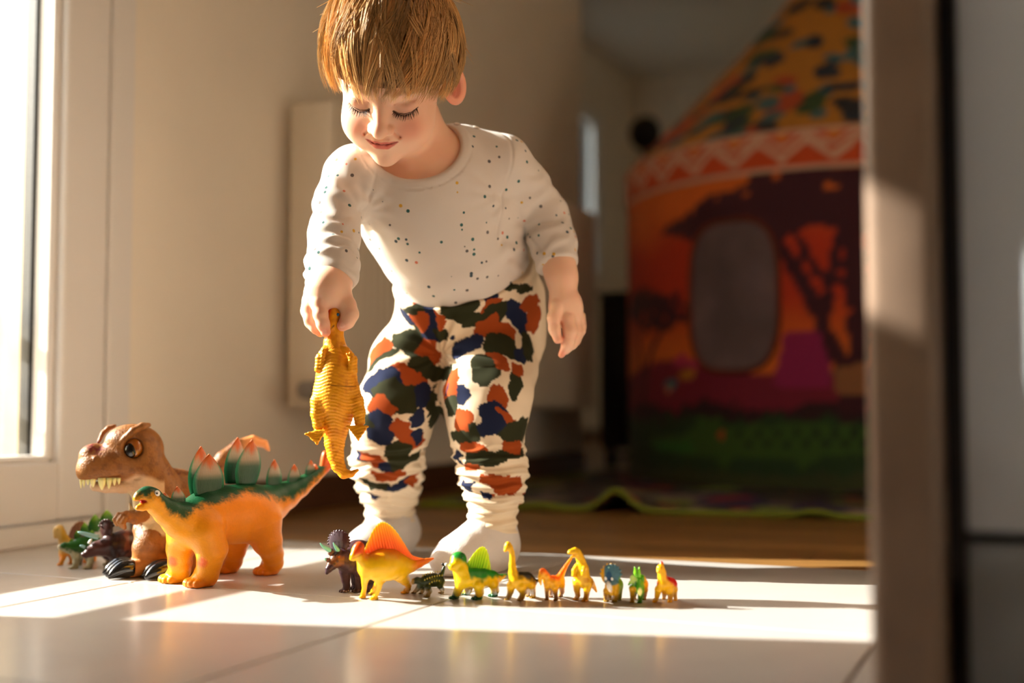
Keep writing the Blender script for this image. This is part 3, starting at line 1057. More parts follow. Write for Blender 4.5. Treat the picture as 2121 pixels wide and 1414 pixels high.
    def sail(s, base, top, th, m, name='sail', cf=None, cols=48, rows=14, ribs=11, scallop=0.02):
        Bp = interp_path(base, cols); Tp = interp_path(top, cols)
        V, U, R_ = [], [], []
        P0 = np.array([s.pt(*p) for p in Bp]); P1 = np.array([s.pt(*p) for p in Tp])
        ax = P0[-1] - P0[0]; ax[2] = 0; ax /= np.linalg.norm(ax)
        N = np.cross(ax, np.array([0, 0, 1.0])); N /= np.linalg.norm(N)
        for side in (1, -1):
            for i in range(cols):
                sc = 1 + scallop * math.cos(2 * math.pi * ribs * i / (cols - 1))
                for j in range(rows):
                    f = j / (rows - 1)
                    edge = 0.0 if (i in (0, cols - 1) or j == rows - 1) else 1.0
                    t = th * s.u * (1 - 0.6 * f) * (0.75 + 0.25 * math.cos(2 * math.pi * ribs * i / (cols - 1))) * edge
                    V.append(P0[i] + (P1[i] - P0[i]) * f * sc + N * t * side); U.append(f); R_.append(i / (cols - 1))
        Fc = []
        I = lambda q, i, j: q * cols * rows + i * rows + j
        for i in range(cols - 1):
            for j in range(rows - 1):
                Fc.append((I(0, i, j), I(0, i, j + 1), I(0, i + 1, j + 1), I(0, i + 1, j)))
                Fc.append((I(1, i, j), I(1, i + 1, j), I(1, i + 1, j + 1), I(1, i, j + 1)))
        return part(name, V, Fc, m, s.root, cf(np.array(U), np.array(R_)) if cf else None)
def tint(V, c, amt=0.05, sc=300, seed=3):
    return c * (1 + noise3(V, sc, seed)[:, None] * 2 * amt)
M_vinyl = mat('soft_vinyl', None, 0.38, spec=0.3, bump=0.25, bscale=600, sss=0.06, sss_r=(1, .5, .2), sss_scale=0.004)
M_vinyl_rough = mat('scaly_vinyl', None, 0.42, spec=0.3, bump=0.5, bscale=420, sss=0.04, sss_r=(1, .5, .2), sss_scale=0.003)
M_plastic = mat('shiny_plastic', None, 0.28, spec=0.3, bump=0.12, bscale=700, sss=0.06, sss_r=(1, .6, .2), sss_scale=0.003)
M_blackeye = mat('black_bead', srgb(14, 10, 10), 0.15, coat=0.5)
M_whiteeye = mat('white_paint', srgb(240, 236, 228), 0.4)
M_claw = mat('black_claw', srgb(16, 16, 17), 0.12, coat=0.6)
M_tooth = mat('pale_tooth', srgb(232, 226, 158), 0.3, sss=0.2, sss_scale=0.003)
M_teal = mat('teal_horn', srgb(120, 200, 176), 0.3)
M_amber = mat('amber_eye', srgb(150, 84, 16), 0.12, coat=0.8)

# ---- large orange stegosaurus
Z2 = (100.0, 850.0, 0.28289)
st = Toy('toy_stegosaurus', 'large orange stegosaurus toy with a green back and tall green plates', 1.32, *Z2, head=(-0.63, -0.78))
st.c((1040, 815, -175, 152), (1150, 785, -60, 185), (1280, 765, 90, 203), (1400, 755, 230, 208), (1490, 735, 340, 195), (1560, 720, 430, 160), k=40)
st.c((1080, 850, -190, 150), (960, 800, -310, 122), (870, 742, -410, 92), (800, 690, -480, 74), (755, 645, -530, 66), k=60)
st.e(740, 628, -545, 88, 64, 62, k=30, ang=-10, yaw=35)
st.c((720, 612, -560, 50), (668, 628, -610, 38), (655, 640, -620, 32), k=25)
st.c((745, 680, -530, 46), (690, 706, -585, 28), (658, 712, -615, 20), k=20)
st.e(668, 668, -610, 48, 9, 60, k=6, ang=6, yaw=35, op='sub')
st.c((1540, 720, 420, 165), (1640, 675, 520, 135), (1740, 622, 610, 105), (1840, 562, 700, 78), (1940, 488, 790, 56), (2020, 425, 860, 40), (2085, 380, 910, 24), k=60)
st.leg([(1150, 880, -235, 135), (1195, 1010, None, 112), (1180, 1110, None, 88), (1165, 1190, None, 80)], (1150, 1282), 84, toes=4, k=45, long=1.15)
st.leg([(985, 890, -130, 118), (968, 1010, None, 98), (965, 1110, None, 84), (962, 1170, None, 78)], (958, 1252), 80, toes=4, k=45, long=1.15)
st.leg([(1560, 830, 250, 165), (1600, 950, 270, 112), (1640, 1050, None, 82), (1648, 1110, None, 74)], (1632, 1196), 78, toes=4, k=50, long=1.05)
st.leg([(1400, 880, 440, 120), (1370, 1020, None, 80), (1352, 1100, None, 72)], (1340, 1182), 74, toes=4, k=45, long=1.05)
def st_col(x, y, V):
    back = np.interp(x, [630, 700, 790, 840, 880, 1000, 1100, 1300, 1500, 1650, 1800, 1950, 2030, 2100], [585, 575, 570, 610, 680, 700, 615, 560, 515, 545, 545, 450, 390, 350])
    thick = np.interp(x, [630, 720, 800, 850, 1000, 1200, 1500, 1700, 1900, 2050], [28, 55, 40, 60, 75, 90, 70, 95, 75, 40])
    n = noise3(V, 160, 4) * 50 + noise3(V, 700, 5) * 40
    orange, yel, green = srgb(234, 140, 22), srgb(242, 164, 14), srgb(6, 70, 38)
    c = mix(np.tile(orange, (len(V), 1)), yel, sstep(1350, 950, x) * 0.8 + 0.2 * sstep(900, 1150, y))
    g = 1 - sstep(-25, 45, y - back - thick + n)
    c = mix(c, green, g)
    c = mix(c, srgb(228, 80, 20), (sstep(40, 10, np.hypot(x - 910, y - 1105) - 8 + n * .3) + sstep(48, 10, np.hypot(x - 1125, y - 1110) - 8 + n * .3)) * 0.8)
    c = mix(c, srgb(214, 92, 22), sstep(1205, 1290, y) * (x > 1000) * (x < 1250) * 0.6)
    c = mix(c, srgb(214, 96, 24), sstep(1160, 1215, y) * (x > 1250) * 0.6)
    c = mix(c, srgb(170, 20, 16), sstep(30, 14, np.hypot((x - 690) / 1.6, (y - 666) * 1.6)))
    c = mix(c, srgb(226, 92, 34), sstep(2010, 2050, x) * 0.9)
    return tint(V, c, 0.04, 500)
st.finish(st_col, M_vinyl, 9.0)
M_plate = mat('plate_vinyl', None, 0.32, bump=0.35, bscale=300, stretch=(3, 3, 0.6))
def plate_col(u, v):
    c = mix(np.tile(srgb(6, 66, 38), (len(u), 1)), srgb(158, 146, 128), sstep(0.45, 0.68, u + 0.05 * np.cos(v * 25)))
    c = mix(c, srgb(184, 84, 8), sstep(0.66, 0.84, u + 0.06 * np.cos(v * 31)))
    return mix(c, srgb(60, 150, 112), sstep(0.86, 1.0, np.abs(v)) * (1 - sstep(0.7, 0.9, u)))
AX = (445, 550)
for (b_, t_, hw, th) in (((1172, 650, -70), (1178, 318, -95), 138, 26), ((1110, 620, 40), (1118, 262, 20), 108, 24),
                         ((1448, 545, 240), (1492, 213, 215), 118, 26), ((1352, 530, 330), (1388, 196, 310), 98, 24),
                         ((1650, 590, 520), (1656, 358, 510), 78, 20), ((1800, 570, 640), (1802, 393, 630), 70, 18),
                         ((1915, 500, 760), (1924, 362, 750), 54, 16), ((958, 712, -310), (944, 556, -325), 62, 18),
                         ((868, 700, -420), (850, 598, -430), 40, 14)):
    st.plate(b_, t_, hw, th, M_plate, AX, cf=plate_col, root_w=0.7)
M_ospike = mat('orange_spike', srgb(222, 92, 20), 0.35)
st.horn([(2010, 440, 850, 26), (2020, 370, 850, 30), (2032, 310, 850, 26), (2040, 296, 850, 6)], M_ospike, 'tail_spike')
st.horn([(1965, 470, 800, 16), (1960, 425, 800, 18), (1952, 392, 800, 5)], M_ospike, 'tail_spike')
ew = st.bead(797, 606, 21, M_whiteeye, sink=0.6)
d_ = st.near(797, 606)
part('pupil', *uv_ball(st.pt(796, 606, d_ - 10), (7 * st.u, 0, 0), (0, 5 * st.u, 0), (0, 0, 7 * st.u), 10, 8), M_blackeye, ew)

# ---- large brown tyrannosaurus
tr = Toy('toy_tyrannosaurus', 'large brown big-headed tyrannosaurus toy with pale teeth and black claws', 1.385, *Z2, head=(-0.88, -0.47))
tr.e(655, 285, 0, 186, 178, 165, k=50, ang=-8)
tr.e(560, 215, -10, 140, 105, 150, k=50, ang=14)
tr.c((560, 385, -30, 128), (440, 388, -55, 124), (345, 398, -70, 116), (325, 420, -75, 106), k=60)
tr.e(310, 300, -70, 80, 52, 86, k=40, ang=28)
tr.b(300, 455, -75, 78, k=40); tr.e(400, 440, -60, 170, 64, 108, k=40)
tr.e(700, 420, 0, 138, 110, 150, k=60)
# flat underside of the upper jaw, then the lower jaw
tr.sdf.func(lambda X, Y, Z, a=tr.pt(380, 503, -60): np.maximum(Z - a[2], (X - tr.pt(560, 503, 0)[0])), tr.pt(100, 760, -400) , tr.pt(560, 480, 400), 0.0015, 'sub')
tr.c((770, 500, 0, 96), (660, 540, -20, 64), (540, 552, -35, 52), (420, 558, -48, 44), (340, 556, -55, 34), k=14)
tr.e(640, 500, -140, 60, 34, 60, k=20, ang=15, op='sub')
# brow ridges
tr.c((512, 262, -140, 15), (560, 208, -150, 22), (620, 148, -142, 27), (690, 112, -110, 26), (735, 106, -70, 18), k=14)
tr.c((368, 232, 60, 13), (400, 165, 95, 18), (440, 128, 110, 20), (486, 112, 110, 14), k=12)
tr.e(625, 275, -150, 70, 76, 50, k=22, ang=20, op='sub')
tr.b(345, 352, -175, 20, k=10); tr.b(348, 350, -192, 9, k=4, op='sub')
# neck, body, tail
tr.c((760, 480, 40, 150), (790, 610, 70, 160), (830, 740, 130, 188), (900, 860, 200, 200), (980, 900, 270, 180), k=60)
tr.c((860, 520, 150, 110), (960, 560, 220, 125), (1020, 650, 280, 150), k=50)
tr.c((960, 850, 300, 180), (1080, 700, 420, 140), (1190, 520, 520, 100), (1290, 360, 590, 72), (1400, 258, 640, 54), (1500, 222, 680, 44), (1580, 242, 710, 32), (1614, 290, 720, 12), k=60)
# arm with a curled hand
tr.c((700, 760, -60, 62), (640, 790, -110, 44), (575, 772, -150, 38), (535, 790, -170, 42), k=24)
for (x, y, d) in ((500, 776, -180), (528, 786, -196), (552, 802, -206)):
    tr.c((x + 14, y - 12, d, 21), (x - 8, y + 22, d - 12, 21), (x + 6, y + 56, d - 4, 17), k=4)
tr.c((640, 770, -40, 30), (606, 720, -60, 17), (594, 676, -60, 6), k=10)
# legs
tr.c((850, 900, 60, 150), (760, 960, -10, 118), (720, 1010, -20, 98), (770, 1070, 10, 88), (800, 1120, 20, 84), k=50)
tr.c((690, 870, 20, 70), (740, 930, 0, 80), k=40)
g1 = tr.fl(735, 1206); g2 = tr.fl(1000, 1212)
for g_, sc_f in ((g1, 1.0), (g2, 0.95)):
    u_ = tr.u
    up = np.array([0, 0, 1.0])
    sd = np.array([-tr.h[1], tr.h[0], 0])
    tr.sdf.chain([np.append(g_ - tr.h * 90 * u_ + up * 84 * u_, 84 * u_), np.append(g_ + tr.h * 60 * u_ + up * 76 * u_, 80 * u_)], 40 * u_)
    for a in (-1, 0, 1):
        tr.sdf.chain([np.append(g_ + tr.h * 20 * u_ + sd * a * 56 * u_ + up * 74 * u_, 60 * u_), np.append(g_ + tr.h * 135 * u_ + sd * a * 84 * u_ + up * 62 * u_, 58 * u_)], 12 * u_)
    tr.feet.append(g_)
tr.c((930, 980, 120, 120), (960, 1060, 100, 90), (1010, 1120, 60, 80), k=50)
def tr_col(x, y, V):
    n = noise3(V, 180, 6); n2 = noise3(V, 700, 7)
    c = np.tile(srgb(142, 92, 44), (len(V), 1))
    c = mix(c, srgb(122, 76, 34), sstep(0.0, 0.4, n + n2 * .5))
    lw = sstep(500, 540, y - np.interp(x, [200, 540, 640, 760, 820], [8, 5, -50, -30, 0])) * (x < 850) * (y < 700) 
    c = mix(c, srgb(200, 168, 136), lw)
    belly = (1 - sstep(0, 50, x - np.interp(y, [580, 700, 800, 900, 950], [760, 770, 800, 860, 840]))) * sstep(575, 610, y) * (1 - sstep(900, 930, y)) * (x > 575) * (V[:, 1] > tr.Y0 - 90 * tr.u)
    belly *= 1 - ((x < 690) & (y > 730)) * 1.0
    c = mix(c, srgb(206, 186, 150), np.clip(belly, 0, 1))
    c = mix(c, srgb(112, 28, 30), sstep(0.02, 0.25, noise3(V, 500, 9) + 0.1) * sstep(90, 30, np.hypot((x - 350) / 1.3, y - 260)))
    c = mix(c, srgb(84, 30, 26), sstep(0.0, 0.2, n2) * ((x > 870) & (y < 470) & (x < 1420)) * 0.8)
    c = mix(c, srgb(216, 142, 84), sstep(1400, 1480, x))
    c = mix(c, srgb(60, 30, 18), sstep(80, 66, np.hypot((x - 628) * 1.05, y - 272)) * 0.75)
    c = mix(c, srgb(198, 128, 58), sstep(1020, 1060, y) * 0.6)
    return tint(V, c, 0.06, 900)
tr.finish(tr_col, M_vinyl_rough, 8.5)
# eye
d_ = -138
ey = part('eye', *uv_ball(tr.pt(628, 274, -118), (64 * tr.u, 0, 0), (0, 42 * tr.u, 0), (0, 0, 70 * tr.u), 24, 16), M_amber, tr.root)
part('pupil', *uv_ball(tr.pt(606, 288, -135), (48 * tr.u, 0, 0), (0, 34 * tr.u, 0), (0, 0, 56 * tr.u), 20, 14), M_blackeye, ey)
# teeth
for (x0, x1, yt, d) in ((228, 252, 572, -100), (252, 272, 565, -120), (276, 306, 548, -138), (304, 350, 562, -148), (362, 424, 582, -152), (424, 466, 574, -150), (468, 500, 550, -146), (502, 532, 541, -140)):
    xm = (x0 + x1) / 2; hwid = (x1 - x0) / 2
    rows = []
    for f, w in ((0, 1.0), (0.3, 0.95), (0.6, 0.7), (0.85, 0.38), (1.0, 0.08)):
        rows.append((xm, 492 + (yt - 492) * f, d + 8 * f, hwid * w))
    P = np.array([tr.q(r_) for r_ in rows])
    V, Fc = [], []
    for r_ in P:
        for j in range(10):
            a = 2 * math.pi * j / 10
            V.append(r_[:3] + np.array([r_[3] * math.cos(a), r_[3] * 0.55 * math.sin(a), 0]))
    for i in range(4):
        for j in range(10):
            k = (j + 1) % 10
            Fc.append((i * 10 + j, (i + 1) * 10 + j, (i + 1) * 10 + k, i * 10 + k))
    Fc += [tuple(range(10)), tuple(40 + j for j in range(9, -1, -1))]
    part('tooth', V, Fc, M_tooth, tr.root)
# claws
for g_ in (g1, g2):
    sd = np.array([-tr.h[1], tr.h[0], 0]); up = np.array([0, 0, 1.0]); u_ = tr.u
    for a in (-1, 0, 1):
        s0 = g_ + tr.h * 130 * u_ + sd * a * 88 * u_
        hd = tr.h + sd * a * 0.12
        P = interp_path([np.append(s0 + up * 70 * u_, 62 * u_), np.append(s0 + hd * 60 * u_ + up * 70 * u_, 62 * u_), np.append(s0 + hd * 125 * u_ + up * 46 * u_, 44 * u_), np.append(s0 + hd * 172 * u_ + up * 14 * u_, 12 * u_)], 10)
        V, Fc = tube(P[:, :3], P[:, 3], 14)
        V[:, 2] = np.maximum(V[:, 2], 0.0004)
        part('claw', V, Fc, M_claw, tr.root)

# ---- amber dinosaur held up in the child's hand
HELD_Y = 1.256
hd_ = Toy('held_dinosaur', 'amber duck-billed dinosaur toy hanging from the child\'s hand', HELD_Y, 600.0, 560.0, 0.31847)
hd_.c((292, 300, 0, 50), (290, 390, 5, 58), (290, 470, 10, 66), (300, 560, 12, 92), (304, 640, 10, 118), (304, 720, 8, 128), (306, 800, 6, 130), (308, 880, 8, 120), (304, 960, 12, 96), (298, 1040, 18, 78), (292, 1120, 24, 64), (298, 1200, 26, 53), (316, 1270, 20, 44), (352, 1322, 10, 33), (400, 1324, 0, 22), (444, 1296, -8, 8), k=20)
hd_.e(286, 285, -10, 46, 58, 54, k=20, ang=-12)
hd_.c((280, 330, -35, 34), (268, 372, -48, 24), k=16)
hd_.e(262, 258, -5, 26, 46, 40, k=14, ang=-10)
hd_.c((232, 520, -40, 30), (196, 570, -62, 28), (188, 640, -66, 26), (204, 648, -72, 22), (212, 580, -80, 17), (220, 516, -82, 12), k=16)
hd_.c((362, 520, -40, 30), (408, 580, -58, 32), (414, 650, -62, 27), (398, 640, -80, 22), (400, 572, -92, 20), k=16)
for dx, dy in ((-22, -26), (-4, -34), (14, -28)):
    hd_.c((398 + dx * .4, 566, -94, 11), (396 + dx, 566 + dy * .9, -98, 8), k=4)
hd_.c((226, 800, -10, 78), (188, 850, -36, 52), (180, 930, -48, 44), (186, 1005, -54, 36), (184, 1046, -58, 22), k=34)
hd_.c((384, 800, -10, 78), (428, 850, -36, 52), (450, 920, -48, 42), (456, 985, -54, 33), (450, 1024, -58, 22), k=34)
def webfoot(t, pts, th):
    P = np.array([t.pt(*p) for p in pts]); c = P.mean(0)
    t.sdf.func(tri_sdf(P, th * t.u), P.min(0) - th * t.u * 2, P.max(0) + th * t.u * 2, 6 * t.u)
def tri_sdf(P, th):
    a, b, c = P
    n = np.cross(b - a, c - a); n /= np.linalg.norm(n)
    cen = P.mean(0)
    es = []
    for u, v in ((a, b), (b, c), (c, a)):
        e = np.cross(v - u, n); e /= np.linalg.norm(e)
        if (cen - u) @ e > 0: e = -e
        es.append((u, e))
    def f(X, Y, Z):
        d = np.abs((X - a[0]) * n[0] + (Y - a[1]) * n[1] + (Z - a[2]) * n[2]) - th
        for u, e in es:
            d = np.maximum(d, (X - u[0]) * e[0] + (Y - u[1]) * e[1] + (Z - u[2]) * e[2])
        return d
    return f
webfoot(hd_, [(98, 1058, -88), (238, 1036, -84), (178, 1134, -104)], 14)
webfoot(hd_, [(368, 1008, -86), (514, 1010, -84), (446, 1106, -104)], 14)
for (x0, y0, x1, y1) in ((170, 1050, 104, 1066), (178, 1060, 178, 1128), (186, 1050, 232, 1040), (444, 1030, 374, 1014), (446, 1036, 446, 1098), (452, 1030, 508, 1014)):
    hd_.c((x0, y0, -84, 12), (x1, y1, -96, 8), k=6)
hz = hd_.pt(300, 700)[2]
hd_.sdf.func(lambda X, Y, Z: (0.00032 * np.sin((Z + 0.0022 * np.sin(X * 190 + 2)) * 2 * np.pi / 0.0034) * (1 - sstep(hd_.pt(0, 540)[2], hd_.pt(0, 480)[2], Z)) + 0 * X * Y).astype(np.float32), hd_.pt(60, 1300, -200), hd_.pt(520, 440, 200), 0.0, 'disp')
def hd_col(x, y, V):
    c = np.tile(srgb(240, 162, 22), (len(V), 1))
    c = mix(c, srgb(214, 128, 12), sstep(0.05, 0.35, noise3(V, 260, 3)) * 0.6)
    c = mix(c, srgb(206, 62, 14), sstep(275, 245, x + (y - 290) * .35) * sstep(330, 300, y) * (y < 330))
    c = mix(c, srgb(60, 34, 12), sstep(7, 3, np.abs((y - 376) + (x - 272) * 1.1)) * (np.abs(x - 272) < 18) * 0.9)
    c = mix(c, srgb(130, 72, 12), sstep(5, 2, np.abs(y - 748 - 6 * np.sin((x - 300) / 60))) * (np.abs(x - 305) < 130) * 0.7)
    return tint(V, c, 0.05, 900)
hd_.finish(hd_col, M_vinyl, 6.0, base=hd_.pt(300, 760), cut=False)
M_blueeye = mat('blue_eye', srgb(26, 108, 160), 0.2, coat=0.5)
hd_.bead(314, 286, 11, M_blueeye, sink=0.5)

# ---- dark purple triceratops with teal horns
Z3 = (660.0, 1070.0, 0.12731)
t3 = Toy('toy_triceratops', 'dark purple triceratops toy with teal horns beside the orange sail-backed one', 1.255, *Z3, head=(-0.6, -0.8))
t3.c((520, 700, 0, 200), (640, 640, 180, 250), (760, 640, 380, 240), (840, 680, 520, 180), k=50)
t3.c((480, 740, -60, 190), (380, 690, -160, 150), (300, 690, -240, 118), (225, 770, -300, 88), (165, 850, -345, 60), (135, 905, -365, 34), k=50)
t3.e(330, 400, -110, 178, 182, 46, k=30, ang=8, yaw=-15)
for k in range(15):
    a = math.radians(-25 + k * 15.5)
    t3.b(330 + 174 * math.cos(a), 400 - 182 * math.sin(a), -110 - 0.26 * 174 * math.cos(a), 19, k=8)
t3.c((215, 560, -270, 46), (190, 590, -285, 40), k=20); t3.c((330, 560, -230, 44), (320, 590, -250, 40), k=20)
t3.c((150, 700, -330, 34), (120, 694, -352, 24), k=14)
t3.leg([(430, 880, -60, 105), (440, 1020, None, 72), (455, 1120, None, 58)], (452, 1222), 64, toes=3)
t3.leg([(640, 880, -20, 105), (645, 1020, None, 70), (650, 1120, None, 58)], (655, 1224), 62, toes=3)
t3.leg([(820, 860, 300, 125), (830, 1020, None, 90), (830, 1120, None, 66)], (822, 1212), 68, toes=3)
t3.leg([(600, 880, 420, 110), (600, 1040, None, 70)], (596, 1180), 60, toes=3)
def t3_col(x, y, V):
    n = noise3(V, 400, 2)
    c = np.tile(srgb(66, 44, 50), (len(V), 1))
    c = mix(c, srgb(112, 70, 40), sstep(150, 60, np.hypot((x - 260) * .7, y - 690) + n * 120) * (x < 420))
    c = mix(c, srgb(96, 84, 92), sstep(170, 120, np.hypot(x - 300, y - 390)) * (x < 390) * 0.6)
    c = mix(c, srgb(176, 92, 30), sstep(26, 10, np.hypot(x - 330, y - 650)))
    c = mix(c, srgb(40, 22, 24), sstep(0.1, 0.3, n) * 0.6)
    c = mix(c, srgb(30, 16, 18), sstep(9, 4, np.abs(y - 860 + (x - 210) * .75)) * (x < 265) * (x > 165))
    return c
t3.finish(t3_col, M_plastic, 9.0)
t3.horn([(195, 560, -280, 38), (110, 505, -340, 30), (60, 470, -370, 20), (24, 428, -392, 6)], M_teal)
t3.horn([(322, 560, -240, 38), (290, 505, -290, 30), (262, 465, -320, 20), (238, 420, -340, 6)], M_teal)
t3.horn([(130, 700, -340, 24), (112, 690, -362, 20), (100, 672, -372, 6)], M_teal)
t3.bead(318, 628, 11, M_blackeye)
for x, y in ((412, 1205), (448, 1212), (484, 1200)):
    t3.bead(x, y, 13, mat('pale_nail', srgb(170, 150, 150), 0.3), 'nail', sink=0.7)

# ---- orange and yellow sail-backed dinosaur
t4 = Toy('toy_sailback', 'yellow dinosaur toy with a tall orange fan sail on its back', 1.2, *Z3, head=(-0.75, -0.66))
t4.c((780, 830, -60, 150), (880, 800, -20, 205), (1020, 780, 40, 245), (1180, 780, 110, 240), (1320, 800, 170, 180), (1420, 800, 220, 128), k=50)
t4.c((820, 790, -80, 150), (740, 720, -120, 112), (680, 640, -150, 88), (645, 570, -170, 84), k=60)
t4.e(645, 520, -165, 92, 120, 78, k=40, ang=-25)
t4.c((610, 560, -190, 72), (560, 640, -220, 52), (535, 680, -230, 34), k=30)
t4.c((600, 620, -170, 60), (570, 690, -200, 32), k=20)
t4.c((1380, 800, 210, 140), (1500, 800, 270, 98), (1640, 760, 340, 66), (1760, 712, 400, 42), (1862, 678, 440, 16), k=60)
t4.leg([(770, 930, -90, 92), (748, 1060, None, 52), (744, 1170, None, 38)], (724, 1325), 46, toes=0, long=1.5)
t4.leg([(960, 930, -60, 120), (990, 1060, None, 66), (975, 1160, None, 48), (940, 1250, None, 42)], (914, 1352), 52, toes=0, long=1.6)
t4.leg([(1320, 920, 190, 140), (1400, 1030, None, 82), (1462, 1110, None, 52), (1456, 1170, None, 44)], (1432, 1246), 52, toes=3, long=1.3)
t4.leg([(1060, 940, 260, 110), (940, 1120, None, 50), (890, 1190, None, 36)], (872, 1262), 40, toes=0, long=1.4)
def t4_col(x, y, V):
    c = np.tile(srgb(236, 180, 16), (len(V), 1))
    c = mix(c, srgb(236, 116, 16), sstep(760, 560, y + noise3(V, 200, 4) * 120) * (x > 700) * 0.9)
    c = mix(c, srgb(240, 98, 14), sstep(1450, 1650, x) * 0.9)
    c = mix(c, srgb(228, 76, 14), sstep(545, 585, x) * (1 - sstep(600, 660, y - (x - 560) * -.2)) * (x < 735) * (y < 700))
    c = mix(c, srgb(196, 60, 10), sstep(12, 5, np.abs((y - 650) + (x - 600) * .45 - 10)) * (x < 720) * (x > 550) * 0.7)
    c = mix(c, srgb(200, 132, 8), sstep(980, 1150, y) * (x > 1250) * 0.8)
    return tint(V, c, 0.05, 300)
t4.finish(t4_col, M_plastic, 9.0)
def sail_col(u, r):
    c = mix(np.tile(srgb(238, 118, 22), (len(u), 1)), srgb(246, 168, 34), sstep(0.2, 1.0, u) * (1 - sstep(.55, 1, r)))
    return c * (1 + 0.10 * np.cos(r * 2 * math.pi * 24))[:, None]
M_sail = mat('translucent_sail', None, 0.35, sss=0.3, sss_r=(1, .5, .1), sss_scale=0.006)
t4.sail([(742, 600, -110), (850, 580, -50), (960, 540, 10), (1070, 530, 60), (1200, 550, 120), (1320, 610, 170), (1430, 690, 220), (1540, 740, 280), (1680, 730, 350), (1780, 705, 410)],
        [(738, 560, -110), (800, 400, -50), (890, 205, 10), (985, 105, 60), (1070, 86, 90), (1170, 140, 120), (1280, 258, 170), (1400, 440, 220), (1520, 620, 280), (1790, 690, 410)], 22, M_sail, cf=sail_col, ribs=22, cols=120)
t4.bead(682, 488, 13, M_blackeye, sink=0.7)

# ---- small dark ankylosaur
Z4 = (660.0, 1060.0, 0.19802)
t5 = Toy('toy_ankylosaur', 'tiny dark green ankylosaur toy with yellow spikes and a white tail club', 1.21, *Z4, head=(-0.85, -0.5))
t5.c((1080, 735, -20, 50), (1140, 718, 0, 66), (1210, 712, 30, 70), (1270, 725, 60, 52), k=16)
t5.c((1080, 735, -20, 44), (1030, 715, -50, 36), (1000, 722, -70, 30), (985, 738, -76, 20), k=14)
t5.c((1260, 700, 60, 36), (1290, 640, 80, 24), (1308, 590, 90, 16), (1318, 562, 95, 12), k=14)
t5.leg([(1060, 770, -30, 34), (1030, 810, None, 24)], (1004, 852), 20, toes=2, k=10)
t5.leg([(1140, 790, -60, 36), (1160, 830, None, 26)], (1146, 888), 24, toes=2, k=10)
t5.leg([(1270, 770, 40, 36), (1292, 810, None, 24)], (1292, 852), 22, toes=2, k=10)
t5.leg([(1090, 790, 60, 30), (1085, 830, None, 20)], (1078, 858), 18, toes=2, k=10)
def t5_col(x, y, V):
    c = np.tile(srgb(44, 52, 26), (len(V), 1))
    c = mix(c, srgb(150, 116, 40), sstep(790, 840, y) * 0.8)
    c = mix(c, srgb(150, 110, 40), sstep(1010, 985, x) * 0.9)
    return tint(V, c, 0.2, 500)
t5.finish(t5_col, M_plastic, 4.0)
M_yspike = mat('yellow_spike', srgb(206, 186, 70), 0.4)
for rowi, (x0, y0, x1, y1, n_) in enumerate(((1090, 660, 1270, 620, 8), (1110, 705, 1290, 660, 8), (1160, 745, 1260, 715, 5))):
    for k in range(n_):
        f = k / (n_ - 1)
        x, y = x0 + (x1 - x0) * f, y0 + (y1 - y0) * f - 12 * math.sin(f * 3.14)
        d = t5.near(x, min(y + 14, 760))
        t5.horn([(x, y + 8, d + 4, 7), (x + 1, y + 1, d - 2, 5), (x + 3, y - 7, d - 5, 1)], M_yspike, 'spike', n=4)
M_wclub = mat('white_club', srgb(225, 225, 215), 0.4)
t5.bead(1336, 552, 21, M_wclub, 'tail_club', sink=0.0)
t5.bead(1300, 546, 15, mat('black_club', srgb(20, 20, 18), 0.3), 'tail_club', sink=0.0)

# ---- yellow dinosaur with a green back and lime sail
t6 = Toy('toy_limesail', 'yellow dinosaur toy with a green back and a lime green sail', 1.19, *Z4, head=(-0.75, -0.66))
t6.c((1530, 690, -20, 96), (1620, 685, 20, 94), (1720, 685, 60, 92), (1810, 682, 110, 72), k=24)
t6.c((1520, 690, -30, 100), (1490, 610, -50, 82), (1470, 540, -60, 76), k=40)
t6.e(1462, 492, -60, 84, 76, 70, k=30, ang=15)
t6.c((1430, 545, -90, 56), (1398, 572, -110, 42), k=24)
t6.c((1800, 700, 110, 80), (1870, 695, 150, 48), (1920, 675, 170, 28), (1966, 656, 190, 10), k=30)
t6.leg([(1480, 765, -50, 52), (1452, 840, None, 44)], (1436, 910), 40, toes=3, k=20)
t6.leg([(1672, 765, -40, 58), (1682, 840, None, 46)], (1676, 916), 43, toes=3, k=20)
t6.leg([(1830, 750, 90, 56), (1846, 820, None, 43)], (1842, 884), 38, toes=3, k=20)
t6.leg([(1580, 760, 120, 50), (1562, 820, None, 42)], (1556, 864), 36, toes=3, k=20)
def t6_col(x, y, V):
    n = noise3(V, 250, 5) * 60
    c = np.tile(srgb(232, 190, 10), (len(V), 1))
    g = (1 - sstep(0, 60, y - np.interp(x, [1380, 1470, 1560, 1580, 1700, 1800, 1960], [440, 470, 540, 640, 690, 660, 640]) + n))
    c = mix(c, srgb(30, 124, 40), g)
    c = mix(c, srgb(22, 104, 40), sstep(1500, 1420, x) * sstep(780, 880, y) * 0.8)
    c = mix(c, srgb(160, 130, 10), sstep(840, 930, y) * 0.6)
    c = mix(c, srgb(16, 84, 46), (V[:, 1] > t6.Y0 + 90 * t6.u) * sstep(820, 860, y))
    return tint(V, c, 0.06, 400)
t6.finish(t6_col, M_plastic, 6.0)
def lime_col(u, r):
    return mix(np.tile(srgb(120, 196, 10), (len(u), 1)), srgb(168, 214, 20), u) * (1 + 0.12 * np.cos(r * 2 * math.pi * 10))[:, None]
